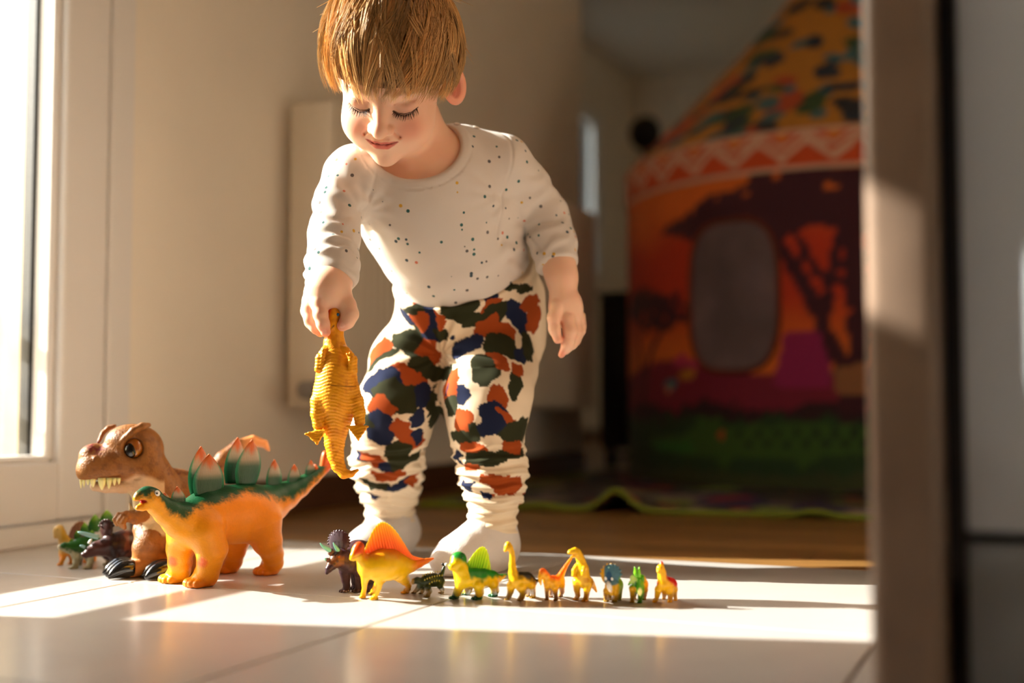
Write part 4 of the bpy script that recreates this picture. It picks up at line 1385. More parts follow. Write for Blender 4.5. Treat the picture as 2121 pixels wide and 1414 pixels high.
t6.sail([(1545, 590, -10), (1620, 600, 20), (1700, 600, 50), (1800, 640, 90)], [(1556, 528, -10), (1640, 410, 20), (1715, 362, 50), (1770, 420, 70), (1806, 610, 90)], 18, M_sail, cf=lime_col, ribs=10, cols=80)
t6.bead(1500, 480, 9, M_blackeye, sink=0.7)

# ---- long-necked yellow dinosaur with a black back
Z5 = (1040.0, 1110.0, 0.1061)
t7 = Toy('toy_longneck', 'small yellow long-necked dinosaur toy with a black patch on its back', 1.18, *Z5, head=(-0.8, -0.6))
t7.c((270, 860, -40, 125), (360, 850, 0, 148), (470, 850, 60, 150), (560, 885, 110, 112), (620, 900, 150, 70), (700, 862, 190, 26), k=40)
t7.c((250, 850, -50, 118), (215, 720, -60, 88), (200, 560, -66, 66), (202, 420, -70, 54), (190, 310, -76, 50), (150, 220, -84, 62), k=50)
t7.e(112, 190, -92, 66, 88, 56, k=30, ang=-15)
t7.c((95, 230, -100, 56), (66, 276, -112, 36), k=20)
t7.leg([(180, 960, -70, 90), (165, 1080, None, 62), (130, 1190, None, 48)], (112, 1250), 50, toes=0, k=30)
t7.leg([(370, 980, -60, 110), (410, 1090, None, 70), (390, 1190, None, 52)], (366, 1262), 56, toes=0, k=30)
t7.leg([(570, 950, 70, 90), (600, 1080, None, 58)], (614, 1206), 50, toes=3, k=30)
t7.leg([(470, 960, 170, 80), (500, 1080, None, 50)], (510, 1180), 42, toes=0, k=30)
def yb_col(x, y, V):
    n = noise3(V, 300, 6) * 80
    c = np.tile(srgb(232, 176, 14), (len(V), 1))
    c = mix(c, srgb(34, 30, 14), (1 - sstep(0, 120, y - np.interp(x, [280, 420, 560, 700], [760, 740, 800, 900]) + n)) * sstep(280, 340, x))
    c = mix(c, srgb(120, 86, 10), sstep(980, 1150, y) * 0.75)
    return tint(V, c, 0.08, 400)
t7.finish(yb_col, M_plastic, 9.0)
t7.bead(128, 170, 9, M_blackeye, sink=0.7)

# ---- orange dinosaur with a long raised tail
t8 = Toy('toy_longtail', 'small orange and yellow dinosaur toy with a long raised tail', 1.18, *Z5, head=(-0.7, -0.7))
t8.c((890, 880, -30, 92), (980, 890, 10, 118), (1090, 890, 60, 112), (1140, 880, 90, 90), k=30)
t8.c((890, 850, -40, 88), (850, 770, -70, 76), (800, 705, -90, 74), k=40)
t8.c((790, 710, -95, 72), (745, 800, -120, 48), (742, 880, -130, 34), (758, 945, -134, 16), k=30)
t8.c((1110, 850, 80, 92), (1160, 740, 110, 60), (1230, 610, 140, 40), (1300, 500, 170, 30), (1350, 430, 185, 20), (1372, 400, 190, 8), k=40)
t8.leg([(880, 960, -40, 66), (872, 1090, None, 42)], (880, 1252), 40, toes=0, k=24)
t8.leg([(1030, 980, -30, 80), (1040, 1110, None, 44)], (1056, 1262), 42, toes=0, k=24)
t8.leg([(1160, 950, 90, 70), (1170, 1080, None, 50)], (1150, 1184), 44, toes=0, k=24)
t8.leg([(980, 980, 130, 66), (966, 1100, None, 50)], (956, 1192), 46, toes=0, k=24)
def t8_col(x, y, V):
    n = noise3(V, 300, 7) * 60
    c = np.tile(srgb(236, 166, 14), (len(V), 1))
    c = mix(c, srgb(238, 100, 18), (1 - sstep(0, 110, y - np.interp(x, [700, 800, 900, 950, 1100, 1200, 1360], [680, 660, 700, 810, 800, 700, 400]) + n)) * (x > 740))
    c = mix(c, srgb(236, 140, 16), sstep(560, 460, y) * 0.7)
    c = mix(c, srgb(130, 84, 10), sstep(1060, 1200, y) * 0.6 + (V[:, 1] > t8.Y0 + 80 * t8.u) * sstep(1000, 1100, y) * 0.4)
    return tint(V, c, 0.06, 400)
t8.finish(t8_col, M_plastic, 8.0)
t8.bead(775, 720, 8, M_blackeye, sink=0.7)

# ---- upright yellow predator
t9 = Toy('toy_standing_predator', 'small yellow two-legged dinosaur toy standing upright', 1.178, *Z5, head=(-0.6, -0.8))
t9.c((1560, 640, 0, 128), (1560, 760, 0, 140), (1590, 870, 20, 138), (1640, 930, 60, 110), k=40)
t9.c((1560, 620, 0, 112), (1545, 500, -10, 84), (1510, 400, -24, 78), (1470, 320, -40, 76), k=50)
t9.e(1425, 296, -50, 88, 72, 66, k=30, ang=-8)
t9.c((1390, 300, -70, 58), (1332, 306, -100, 46), (1310, 320, -110, 34), k=24)
t9.c((1440, 380, -50, 36), (1380, 400, -80, 24), (1350, 404, -96, 16), k=14)
t9.b(1432, 232, -60, 20, k=14); t9.b(1374, 254, -86, 18, k=14)
t9.c((1460, 590, -40, 56), (1404, 670, -80, 46), (1394, 760, -100, 36), (1420, 792, -118, 22), k=20)
t9.c((1600, 620, -110, 44), (1585, 690, -130, 38), (1568, 756, -140, 28), k=16)
t9.leg([(1470, 890, 20, 98), (1462, 1040, None, 66), (1478, 1150, None, 50)], (1462, 1246), 50, toes=3, k=30)
t9.leg([(1680, 900, 0, 112), (1660, 1020, -40, 74), (1650, 1140, None, 54)], (1636, 1272), 56, toes=3, k=30)
t9.c((1660, 900, 80, 110), (1740, 930, 200, 70), (1800, 1000, 300, 40), (1840, 1080, 380, 20), k=40)
def t9_col(x, y, V):
    c = np.tile(srgb(238, 180, 20), (len(V), 1))
    c = mix(c, srgb(176, 104, 10), sstep(0.0, 0.35, noise3(V, 350, 8)) * 0.8 * sstep(1500, 1700, x))
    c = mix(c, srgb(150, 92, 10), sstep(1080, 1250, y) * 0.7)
    c = mix(c, srgb(206, 120, 10), sstep(14, 6, np.abs(y - 360 + (x - 1420) * .2)) * (x < 1480) * 0.7)
    return tint(V, c, 0.07, 400)
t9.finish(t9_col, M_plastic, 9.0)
t9.bead(1400, 280, 8, M_blackeye, sink=0.7)

# ---- blue-frilled small triceratops
Z6 = (1230.0, 1150.0, 0.0943)
t10 = Toy('toy_blue_triceratops', 'tiny yellow triceratops toy with a blue-grey frill', 1.175, *Z6, head=(-0.1, -1))
t10.c((420, 680, 60, 170), (450, 660, 220, 190), (470, 680, 400, 160), k=40)
t10.c((390, 640, 0, 140), (350, 680, -90, 105), (370, 770, -140, 72), (392, 850, -170, 36), k=40)
t10.e(375, 420, -20, 225, 228, 48, k=30, ang=0, yaw=10)
for k in range(9):
    a = math.radians(0 + k * 22)
    t10.b(375 + 225 * math.cos(a), 410 - 222 * math.sin(a), -20, 26, k=14)
t10.leg([(290, 780, 20, 85), (275, 900, None, 64)], (275, 1010), 58, toes=3, k=30)
t10.leg([(470, 800, 30, 85), (470, 900, None, 62)], (455, 1012), 58, toes=3, k=30)
t10.leg([(550, 760, 300, 85), (555, 900, None, 60)], (556, 985), 52, toes=0, k=30)
t10.leg([(330, 800, 360, 80), (335, 900, None, 56)], (338, 980), 50, toes=0, k=30)
def t10_col(x, y, V):
    n = noise3(V, 350, 9)
    c = np.tile(srgb(206, 150, 12), (len(V), 1))
    blue = sstep(260, 220, np.hypot((x - 400), y - 420)) * (V[:, 1] < t10.Y0 + 40 * t10.u) * (1 - sstep(250, 210, x))
    c = mix(c, srgb(70, 110, 124), blue)
    c = mix(c, srgb(30, 72, 104), sstep(90, 50, np.hypot((x - 330) * 1.1, (y - 470) * .6)))
    c = mix(c, srgb(120, 150, 30), sstep(520, 580, x) * sstep(440, 520, y) * 0.8)
    c = mix(c, srgb(236, 226, 214), sstep(70, 40, np.hypot((x - 330 - (y - 650) * .25), (y - 680) * .45)) * (V[:, 1] < t10.Y0))
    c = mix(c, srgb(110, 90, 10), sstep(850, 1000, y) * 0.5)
    return tint(V, c, 0.12, 500)
t10.finish(t10_col, M_plastic, 9.0)
M_white_horn = mat('white_horn', srgb(230, 228, 220), 0.3)
for (x, y) in ((262, 505), (402, 520)):
    d = t10.near(x, y)
    t10.horn([(x, y + 16, d + 30, 32), (x - 4, y - 8, d - 30, 24), (x - 10, y - 34, d - 70, 8)], M_white_horn)
t10.bead(325, 262, 20, mat('mint_paint', srgb(150, 210, 190), 0.4), 'frill_knob', sink=0.4)

# ---- green horned ceratopsian
t11 = Toy('toy_green_horned', 'tiny green dinosaur toy with two tall green horns', 1.173, *Z6, head=(-0.25, -1))
t11.c((980, 640, 20, 130), (1040, 640, 160, 150), (1060, 660, 300, 130), k=40)
t11.c((960, 590, -20, 110), (960, 680, -90, 95), (990, 760, -140, 72), (1010, 840, -165, 44), (1020, 880, -170, 22), k=40)
t11.e(880, 500, -30, 92, 86, 40, k=26, ang=25, yaw=15)
t11.c((860, 560, -50, 50), (800, 600, -64, 36), (758, 650, -70, 14), k=20)
t11.c((1060, 480, 0, 60), (1100, 540, 20, 60), (1140, 560, 20, 28), k=30)
t11.leg([(850, 720, 0, 80), (850, 860, None, 56)], (846, 1034), 50, toes=2, k=30)
t11.leg([(1030, 780, 0, 80), (1020, 900, None, 54)], (1014, 1036), 50, toes=2, k=30)
t11.leg([(1110, 740, 220, 86), (1115, 860, None, 52)], (1108, 978), 46, toes=0, k=30)
t11.leg([(900, 740, 280, 80), (895, 860, None, 46)], (892, 966), 40, toes=0, k=30)
def t11_col(x, y, V):
    n = noise3(V, 350, 10) * 80
    c = np.tile(srgb(70, 150, 14), (len(V), 1))
    c = mix(c, srgb(196, 220, 120), sstep(130, 70, np.hypot((x - 850), (y - 520)) + n * .3) * (V[:, 1] < t11.Y0 + 30 * t11.u))
    c = mix(c, srgb(214, 140, 14), sstep(1090, 1130, x + n * .5) * 0.9 + sstep(660, 720, y + n) * (x < 930) * 0.8)
    c = mix(c, srgb(250, 236, 150), sstep(80, 40, np.hypot((x - 1010) * 1.2, (y - 800) * .7)) * (V[:, 1] < t11.Y0 - 60 * t11.u))
    c = mix(c, srgb(30, 96, 20), sstep(60, 30, np.hypot((x - 920) * 1.4, (y - 640) * .6)) * 0.9)
    return tint(V, c, 0.12, 500)
t11.finish(t11_col, M_plastic, 9.0)
M_ghorn = mat('green_horn', srgb(116, 196, 20), 0.3, sss=0.1, sss_scale=0.003)
for (x0, x1) in ((948, 892), (996, 1002)):
    t11.horn([(x0, 480, -30, 40), ((x0 + x1) / 2 - 6, 400, -44, 40), ((x0 + x1) / 2 - 8, 320, -50, 30), (x1, 246, -54, 6)], M_ghorn)

# ---- red-backed yellow crested dinosaur
t12 = Toy('toy_red_crested', 'small yellow dinosaur toy with a red back, last in the row', 1.172, *Z6, head=(-0.5, -0.87))
t12.c((1520, 640, -20, 125), (1590, 620, 60, 150), (1680, 640, 180, 150), (1730, 690, 280, 110), k=40)
t12.c((1515, 600, -30, 118), (1505, 480, -50, 98), (1495, 380, -66, 90), (1475, 300, -80, 84), k=50)
t12.e(1455, 295, -95, 74, 92, 66, k=30, ang=10)
t12.c((1430, 330, -110, 50), (1412, 352, -124, 34), k=20)
t12.c((1485, 240, -80, 56), (1488, 180, -80, 42), (1486, 150, -80, 28), k=26)
t12.leg([(1420, 740, -10, 85), (1390, 880, None, 56), (1380, 960, None, 42)], (1348, 1030), 50, toes=0, k=30, long=1.8)
t12.leg([(1660, 760, 40, 100), (1684, 880, None, 62)], (1676, 1030), 56, toes=0, k=30)
t12.leg([(1760, 740, 220, 86), (1782, 860, None, 46)], (1796, 992), 42, toes=0, k=30)
t12.leg([(1560, 780, 240, 80), (1546, 880, None, 46)], (1542, 962), 40, toes=0, k=30)
def t12_col(x, y, V):
    n = noise3(V, 350, 11) * 60
    c = np.tile(srgb(238, 176, 14), (len(V), 1))
    c = mix(c, srgb(200, 26, 16), (1 - sstep(0, 110, y - np.interp(x, [1560, 1620, 1700, 1800], [440, 470, 560, 640]) + n)) * sstep(1570, 1610, x))
    c = mix(c, srgb(222, 48, 20), sstep(230, 160, y + n * .3) * (x < 1570))
    c = mix(c, srgb(206, 40, 20), sstep(40, 16, np.hypot(x - 1392, (y - 610) * .6)))
    return tint(V, c, 0.06, 400)
t12.finish(t12_col, M_plastic, 9.0)
t12.bead(1480, 268, 9, M_blackeye, sink=0.7)

# ---- the three small ones by the big tyrannosaurus
Z7 = (100.0, 1040.0, 0.12258)
t13 = Toy('toy_cream_sailback', 'cream dinosaur toy with a round brown sail, farthest left', 1.488, *Z7, head=(-0.8, -0.6))
t13.c((300, 740, 0, 112), (420, 770, 90, 126), (560, 780, 180, 120), (660, 790, 260, 90), k=40)
t13.c((310, 720, 0, 105), (260, 620, -30, 82), (215, 520, -60, 76), (190, 460, -70, 72), k=50)
t13.e(170, 470, -80, 80, 92, 66, k=30, ang=-20)
t13.c((150, 520, -90, 62), (128, 575, -104, 40), k=24)
t13.leg([(255, 850, -20, 78), (240, 950, None, 46)], (215, 1066), 40, toes=0, k=30)
t13.leg([(400, 870, 20, 76), (400, 950, None, 44)], (398, 1040), 38, toes=0, k=30)
t13.leg([(620, 860, 200, 76), (640, 940, None, 46)], (640, 1016), 40, toes=0, k=30)
t13.leg([(760, 860, 200, 60), (775, 930, None, 40)], (780, 1000), 36, toes=0, k=30)
def t13_col(x, y, V):
    c = np.tile(srgb(218, 180, 110), (len(V), 1))
    c = mix(c, srgb(206, 150, 40), sstep(190, 250, x) * sstep(720, 600, y))
    c = mix(c, srgb(228, 140, 30), sstep(820, 900, y))
    return c
t13.finish(t13_col, M_plastic, 10.0)
t13.sail([(330, 690, 20), (440, 680, 90), (560, 690, 150), (680, 720, 230)], [(326, 610, 20), (400, 420, 70), (520, 322, 130), (630, 350, 190), (720, 640, 240)], 20, mat('brown_sail', srgb(116, 70, 54), 0.4, sss=.2, sss_scale=.005), ribs=8, cols=40)
t13.bead(158, 462, 9, M_blackeye, sink=0.7)

t14 = Toy('toy_green_stegosaurus', 'small green stegosaurus toy with leaf-green plates beside the brown tyrannosaurus', 1.455, *Z7, head=(-0.85, -0.5))
t14.c((440, 770, -20, 118), (560, 740, 50, 150), (720, 730, 130, 165), (880, 760, 220, 150), (980, 800, 290, 110), k=40)
t14.c((440, 770, -20, 108), (340, 770, -80, 84), (270, 750, -110, 72), (200, 752, -140, 44), k=50)
t14.leg([(460, 870, -40, 84), (465, 980, None, 56)], (456, 1124), 56, toes=3, k=30)
t14.leg([(680, 880, -40, 90), (710, 1000, None, 56)], (696, 1126), 54, toes=3, k=30)
t14.leg([(980, 860, 200, 96), (1030, 960, None, 60)], (1036, 1060), 54, toes=3, k=30)
t14.leg([(540, 880, 160, 70), (530, 980, None, 46)], (526, 1070), 44, toes=0, k=30)
def t14_col(x, y, V):
    n = noise3(V, 300, 12) * 90
    c = np.tile(srgb(34, 88, 24), (len(V), 1))
    c = mix(c, srgb(186, 182, 150), sstep(-30, 40, y - np.interp(x, [150, 300, 450, 700, 1000], [770, 790, 840, 850, 860]) + n))
    c = mix(c, srgb(220, 214, 190), sstep(215, 180, x))
    c = mix(c, srgb(120, 110, 80), sstep(900, 980, y) * 0.6)
    return tint(V, c, 0.1, 400)
t14.finish(t14_col, M_plastic, 10.0)
def leafg(u, v):
    return mix(np.tile(srgb(30, 92, 14), (len(u), 1)), srgb(120, 170, 50), sstep(0.5, 1.0, u))
for (b_, t_, hw, th) in (((780, 500, 180), (792, 205, 170), 108, 30), ((990, 420, 300), (992, 130, 290), 120, 30), ((625, 560, 100), (618, 345, 95), 80, 26),
                         ((500, 640, 20), (492, 478, 15), 60, 24), ((400, 720, -40), (396, 610, -45), 42, 20), ((700, 620, 60), (740, 470, 50), 70, 24)):
    t14.plate(b_, t_, hw, th, M_plate2 if 'M_plate2' in globals() else M_plastic, (1, 0.7), cf=leafg)
t14.bead(280, 725, 9, M_blackeye, sink=0.7)

t15 = Toy('toy_small_triceratops', 'small dark brown triceratops toy with a light blue horn beside the brown tyrannosaurus', 1.422, *Z7, head=(-0.9, -0.43))
t15.c((1080, 720, 0, 190), (1240, 700, 90, 215), (1380, 700, 190, 210), (1470, 735, 270, 160), k=50)
t15.c((1060, 730, -20, 170), (940, 760, -70, 140), (820, 780, -110, 120), (720, 830, -150, 94), (640, 880, -180, 62), (600, 880, -190, 44), k=50)
t15.e(985, 450, -40, 130, 155, 62, k=34, ang=6, yaw=-25)
for k in range(8):
    a = math.radians(20 + k * 20)
    t15.b(985 + 128 * math.cos(a), 450 - 155 * math.sin(a), -40 - 30, 22, k=10)
t15.leg([(1120, 860, -40, 110), (1130, 980, None, 80)], (1130, 1130), 66, toes=3, k=40)
t15.leg([(1480, 860, 140, 120), (1500, 980, None, 80)], (1500, 1110), 66, toes=3, k=40)
t15.leg([(1000, 880, 160, 90), (1180, 980, 160, 66)], (1190, 1090), 60, toes=0, k=40)
t15.leg([(1400, 880, 300, 100), (1400, 980, None, 70)], (1400, 1080), 60, toes=0, k=40)
def t15_col(x, y, V):
    n = noise3(V, 220, 13)
    c = np.tile(srgb(60, 34, 32), (len(V), 1))
    c = mix(c, srgb(110, 60, 44), sstep(0.05, 0.3, np.sin(x / 34.0) * .3 + n) * (x > 1150) * 0.8)
    c = mix(c, srgb(24, 16, 18), sstep(120, 60, np.abs(x - 1130)) * 0.7)
    c = mix(c, srgb(84, 52, 48), sstep(1000, 800, x) * 0.7)
    return tint(V, c, 0.1, 400)
t15.finish(t15_col, M_plastic, 10.0)
M_lblue = mat('light_blue_horn', srgb(140, 188, 190), 0.35)
t15.horn([(850, 590, -150, 40), (760, 570, -180, 38), (640, 540, -215, 34), (540, 512, -240, 22), (500, 500, -246, 6)], M_lblue)
t15.horn([(690, 690, -190, 26), (712, 650, -200, 22), (736, 620, -205, 6)], M_white_horn)
t15.horn([(620, 760, -190, 26), (570, 740, -210, 22), (532, 728, -220, 8)], M_lblue)
t15.bead(800, 720, 10, M_blackeye, sink=0.7)

# ================================================================== the child
HS = 0.81
HP, HY, HR_ = math.radians(44.2), math.radians(4.0), math.radians(-5.8)
HC = np.array([-0.130, 1.29, 0.5446])
def _head_rot():
    cp, sp = math.cos(HP), math.sin(HP)
    A = np.array([[1, 0, 0], [0, cp, -sp], [0, sp, cp]])
    c, s_ = math.cos(-HY), math.sin(-HY); B = np.array([[c, -s_, 0], [s_, c, 0], [0, 0, 1]])
    c, s_ = math.cos(HR_), math.sin(HR_); C = np.array([[c, 0, -s_], [0, 1, 0], [s_, 0, c]])
    return C @ B @ A
HM = _head_rot()
def hl(x, y, z):
    return HC + HM @ (HS * np.array([x, y, z], float))
def to_head(V):
    return ((np.asarray(V) - HC) @ HM) / HS
def hrow(p, r):
    return np.append(hl(*p), r * HS)
def vnormals(V, Q):
    n = np.cross(V[Q[:, 2]] - V[Q[:, 0]], V[Q[:, 3]] - V[Q[:, 1]])
    N = np.zeros_like(V)
    for k in range(4):
        np.add.at(N, Q[:, k], n)
    return N / (np.linalg.norm(N, axis=1)[:, None] + 1e-15)
def wr(x, y, Y, r):
    return np.append(W(x, y, Y), r)

# torso frame
T0, T1 = W(968, 600, 1.475), W(868, 330, 1.340)
tz = T1 - T0; tz /= np.linalg.norm(tz)
txx = W(1045, 325, 1.385) - W(728, 345, 1.315); txx -= tz * (txx @ tz); txx /= np.linalg.norm(txx)
ty = np.cross(tz, txx)
TM = np.stack([txx, ty, tz], axis=1)
R_ARM = [(724, 366, 1.338, 0.0300), (703, 420, 1.324, 0.0266), (692, 490, 1.308, 0.0270), (687, 550, 1.288, 0.0274), (684, 604, 1.270, 0.0266)]
L_ARM = [(1040, 344, 1.390, 0.0325), (1088, 388, 1.410, 0.0290), (1130, 445, 1.425, 0.0268), (1147, 500, 1.410, 0.0246), (1158, 556, 1.395, 0.0236)]

def torso(S, g, k=0.03):
    S.ell(W(896, 414, 1.392), np.array([0.092, 0.066, 0.088]) + g, k, TM)
    S.ell(W(945, 520, 1.425), np.array([0.082, 0.070, 0.090]) + g, k, TM)
    S.ell(W(972, 610, 1.475), np.array([0.0775, 0.066, 0.066]) + g, k, TM)
    S.chain([wr(744, 368, 1.348, 0.028 + g), wr(800, 358, 1.374, 0.033 + g), wr(876, 340, 1.388, 0.039 + g), wr(960, 328, 1.385, 0.037 + g), wr(1034, 340, 1.390, 0.0315 + g)], k)
def arms(S, g, k=0.022):
    for A in (R_ARM, L_ARM):
        S.chain([wr(x, y, Y, r + g) for x, y, Y, r in A], k, kk=0.012)

# ------------------------------------------------------------------ body (one continuous skin)
S = Sdf()
torso(S, -0.006)
arms(S, -0.0065)
# legs inside the trousers
R_LEG = [(890, 690, 1.505, 0.052), (850, 760, 1.475, 0.0485), (826, 830, 1.455, 0.0475), (812, 890, 1.480, 0.0445), (803, 950, 1.520, 0.0420), (806, 1000, 1.555, 0.0375), (808, 1028, 1.570, 0.0345)]
L_LEG = [(1035, 680, 1.505, 0.056), (1018, 760, 1.462, 0.0525), (1004, 820, 1.436, 0.0515), (1006, 880, 1.430, 0.0442), (1014, 940, 1.428, 0.0400), (1020, 990, 1.426, 0.0355), (1023, 1028, 1.424, 0.0328)]
for A in (R_LEG, L_LEG):
    S.chain([wr(x, y, Y, r * 0.8) for x, y, Y, r in A], 0.03, kk=0.015)
for (x, y, Y) in ((808, 1060, 1.580), (1020, 1060, 1.424)):
    S.cone(W(x, y - 40, Y), W(x, y + 25, Y), 0.026, 0.022, 0.01)
# neck and head
S.cone(hl(0, 0.038, -0.040), W(886, 350, 1.378), 0.0345, 0.0385, 0.012)
S.ell(hl(0, 0.012, 0.028), np.array([0.071, 0.086, 0.072]) * HS, 0.018, HM)
S.ell(hl(0, -0.020, -0.028), np.array([0.061, 0.058, 0.060]) * HS, 0.018, HM)
S.ell(hl(0, -0.026, -0.060), np.array([0.047, 0.044, 0.031]) * HS, 0.018, HM)
for q in (-1, 1):
    S.ell(hl(q * 0.033, -0.043, -0.041), np.array([0.026, 0.0285, 0.026]) * HS, 0.014, HM)
S.ball(hl(0, -0.0600, -0.0800), 0.0150 * HS, 0.012)
S.ell(hl(0, -0.064, -0.050), np.array([0.024, 0.012, 0.014]) * HS, 0.012, HM)
for q in (-1, 1):   # sockets, lids
    S.ell(hl(q * 0.0295, -0.0800, 0.000), np.array([0.0175, 0.0105, 0.0100]) * HS, 0.009, HM, 'sub')
    S.ell(hl(q * 0.0300, -0.0545, 0.0005), np.array([0.0175, 0.0155, 0.0118]) * HS, 0.0022, HM)
    S.chain([hrow((q * 0.0155, -0.0700, -0.0050), 0.0010), hrow((q * 0.0220, -0.0718, -0.0082), 0.0014), hrow((q * 0.0300, -0.0712, -0.0096), 0.0015), hrow((q * 0.0380, -0.0670, -0.0078), 0.0014), hrow((q * 0.0450, -0.0600, -0.0035), 0.0010)], 0.0012, op='sub', kk=0.0008)
    S.chain([hrow((q * 0.0150, -0.0685, 0.0035), 0.0010), hrow((q * 0.0220, -0.0700, 0.0085), 0.0013), hrow((q * 0.0310, -0.0690, 0.0105), 0.0013), hrow((q * 0.0410, -0.0620, 0.0080), 0.0010)], 0.0022, op='sub', kk=0.001)
    S.chain([hrow((q * 0.0170, -0.0665, 0.0170), 0.0030), hrow((q * 0.0300, -0.0650, 0.0205), 0.0030), hrow((q * 0.0430, -0.0560, 0.0175), 0.0030)], 0.012)
# nose
S.cone(hl(0, -0.0725, 0.002), hl(0, -0.0860, -0.0215), 0.0055 * HS, 0.0080 * HS, 0.010)
S.ball(hl(0, -0.0895, -0.0265), 0.0098 * HS, 0.0055)
for q in (-1, 1):
    S.ell(hl(q * 0.0112, -0.0805, -0.0285), np.array([0.0066, 0.0078, 0.0062]) * HS, 0.0035, HM)
    S.ball(hl(q * 0.0058, -0.0855, -0.0358), 0.0027 * HS, 0.0020, 'sub')
    S.chain([hrow((q * 0.0160, -0.0770, -0.0315), 0.0008), hrow((q * 0.0235, -0.0745, -0.0400), 0.0012), hrow((q * 0.0270, -0.0710, -0.0475), 0.0010)], 0.004, op='sub')
# lips
S.chain([hrow((-0.0200, -0.0708, -0.0470), 0.0022), hrow((-0.0090, -0.0775, -0.0462), 0.0036), hrow((0, -0.0790, -0.0472), 0.0034), hrow((0.0090, -0.0775, -0.0462), 0.0036), hrow((0.0200, -0.0708, -0.0470), 0.0022)], 0.0040, kk=0.002)
S.chain([hrow((-0.0165, -0.0715, -0.0505), 0.0026), hrow((-0.0070, -0.0765, -0.0540), 0.0046), hrow((0.0070, -0.0765, -0.0540), 0.0046), hrow((0.0165, -0.0715, -0.0505), 0.0026)], 0.0035, kk=0.002)
S.chain([hrow((-0.0225, -0.0700, -0.0460), 0.0010), hrow((-0.0120, -0.0790, -0.0495), 0.0011), hrow((0, -0.0825, -0.0508), 0.0012), hrow((0.0120, -0.0790, -0.0495), 0.0011), hrow((0.0225, -0.0700, -0.0460), 0.0010)], 0.0010, op='sub', kk=0.0006)
# ears
for q in (-1, 1):
    e1 = HM @ np.array([q * 0.72, 0.69, 0.10]); e1 /= np.linalg.norm(e1)
    e3 = HM @ np.array([0, 0.22, 0.97]); e3 -= e1 * (e3 @ e1); e3 /= np.linalg.norm(e3)
    e2 = np.cross(e3, e1)
    EM = np.stack([e1, e2, e3], axis=1)
    front = e2 if (HM.T @ e2)[1] < 0 else -e2
    ec = hl(0.0815 if q > 0 else -0.0700, 0.018 if q > 0 else 0.026, -0.010)
    S.ell(ec, np.array([0.0185, 0.0058, 0.0290]) * HS, 0.006, EM)
    S.ell(ec + front * 0.0066 * HS - e1 * 0.0005, np.array([0.0130, 0.0060, 0.0220]) * HS, 0.0015, EM, 'sub')
    S.ell(ec + front * 0.0030 * HS - e1 * 0.0060 * HS - e3 * 0.003, np.array([0.0050, 0.0052, 0.0100]) * HS, 0.002, EM)
# ---- right hand, fingers closed on the toy's head
RHY = 1.254
RHu = 0.11314 * RHY / FPX
def rh(x, y, d, r):
    return np.append(W(600 + 0.11314 * x, 560 + 0.11314 * y, RHY + d * RHu), r * RHu)
S.chain([wr(684, 588, 1.274, 0.0205), rh(690, 330, 60, 350), rh(690, 420, 60, 330)], 0.012, kk=0.01)
S.ell(rh(640, 450, 60, 0)[:3], np.array([370, 240, 200]) * RHu, 0.008)
S.ell(rh(860, 470, 80, 0)[:3], np.array([250, 190, 170]) * RHu, 0.008)
RF = [[(560, 470, -40, 165), (545, 600, -130, 150), (565, 800, -190, 132), (610, 980, -190, 118), (655, 1120, -165, 96)],
      [(430, 500, 60, 150), (372, 680, 20, 138), (385, 880, 10, 124), (470, 1030, 20, 108), (560, 1130, 40, 88)],
      [(360, 540, 170, 140), (330, 740, 150, 124), (385, 950, 150, 108), (480, 1085, 160, 88)],
      [(350, 560, 280, 122), (345, 770, 270, 104), (410, 950, 250, 86)]]
for fpts in RF:
    S.chain([rh(*p) for p in fpts], 0.0028, kk=0.003)
S.chain([rh(930, 470, 60, 170), rh(1050, 640, 10, 165), rh(1105, 800, -30, 155), rh(1050, 930, -60, 135), rh(965, 1010, -80, 104)], 0.005, kk=0.003)
S.ell(rh(628, 1120, -250, 0)[:3], np.array([52, 14, 62]) * RHu, 0.0006)
S.ell(rh(960, 1000, -176, 0)[:3], np.array([60, 16, 52]) * RHu, 0.0006)
# ---- left hand, hanging loose
LHu = 0.1626 * 1.385 / FPX
def lh(x, y, d, r):
    return np.append(W(1100 + 0.1626 * x, 530 + 0.1626 * y, 1.385 + d * LHu), r * LHu)
S.chain([wr(1158, 545, 1.397, 0.0172), lh(398, 300, 40, 178), lh(405, 460, 20, 168)], 0.012, kk=0.01)
S.cone(lh(405, 470, 20, 0)[:3], lh(430, 560, 20, 0)[:3], 165 * LHu, 178 * LHu, 0.002)
S.ell(lh(445, 690, 30, 0)[:3], np.array([225, 150, 240]) * LHu, 0.010)
for fpts in ([(330, 640, -90, 100), (288, 790, -130, 80), (298, 930, -140, 74), (340, 1062, -130, 58)],
             [(470, 800, -60, 100), (500, 960, -80, 88), (468, 1110, -70, 74), (388, 1255, -60, 46)],
             [(550, 820, 40, 98), (565, 970, 30, 86), (528, 1110, 40, 68), (452, 1210, 50, 46)],
             [(590, 800, 120, 108), (600, 940, 120, 92), (560, 1070, 130, 72), (510, 1150, 140, 50)],
             [(610, 780, 200, 92), (625, 900, 200, 76), (600, 1010, 210, 56)]):
    S.chain([lh(*p) for p in fpts], 0.0018, kk=0.004)
xs = np.arange(-0.225, 0.125, 0.0011)
ys = np.concatenate([np.arange(1.195, 1.36, 0.0011), np.arange(1.36, 1.64, 0.003)])
zs = np.concatenate([np.arange(0.0, 0.22, 0.004), np.arange(0.22, 0.36, 0.0011), np.arange(0.36, 0.43, 0.0025), np.arange(0.43, 0.635, 0.0011)])
BV, BQ = S.mesh(ax=[xs, ys, zs])
del S
px_, py_, _ = PX(BV)
hv = to_head(BV)
skin = srgb(240, 196, 168)
c = np.tile(skin, (len(BV), 1))
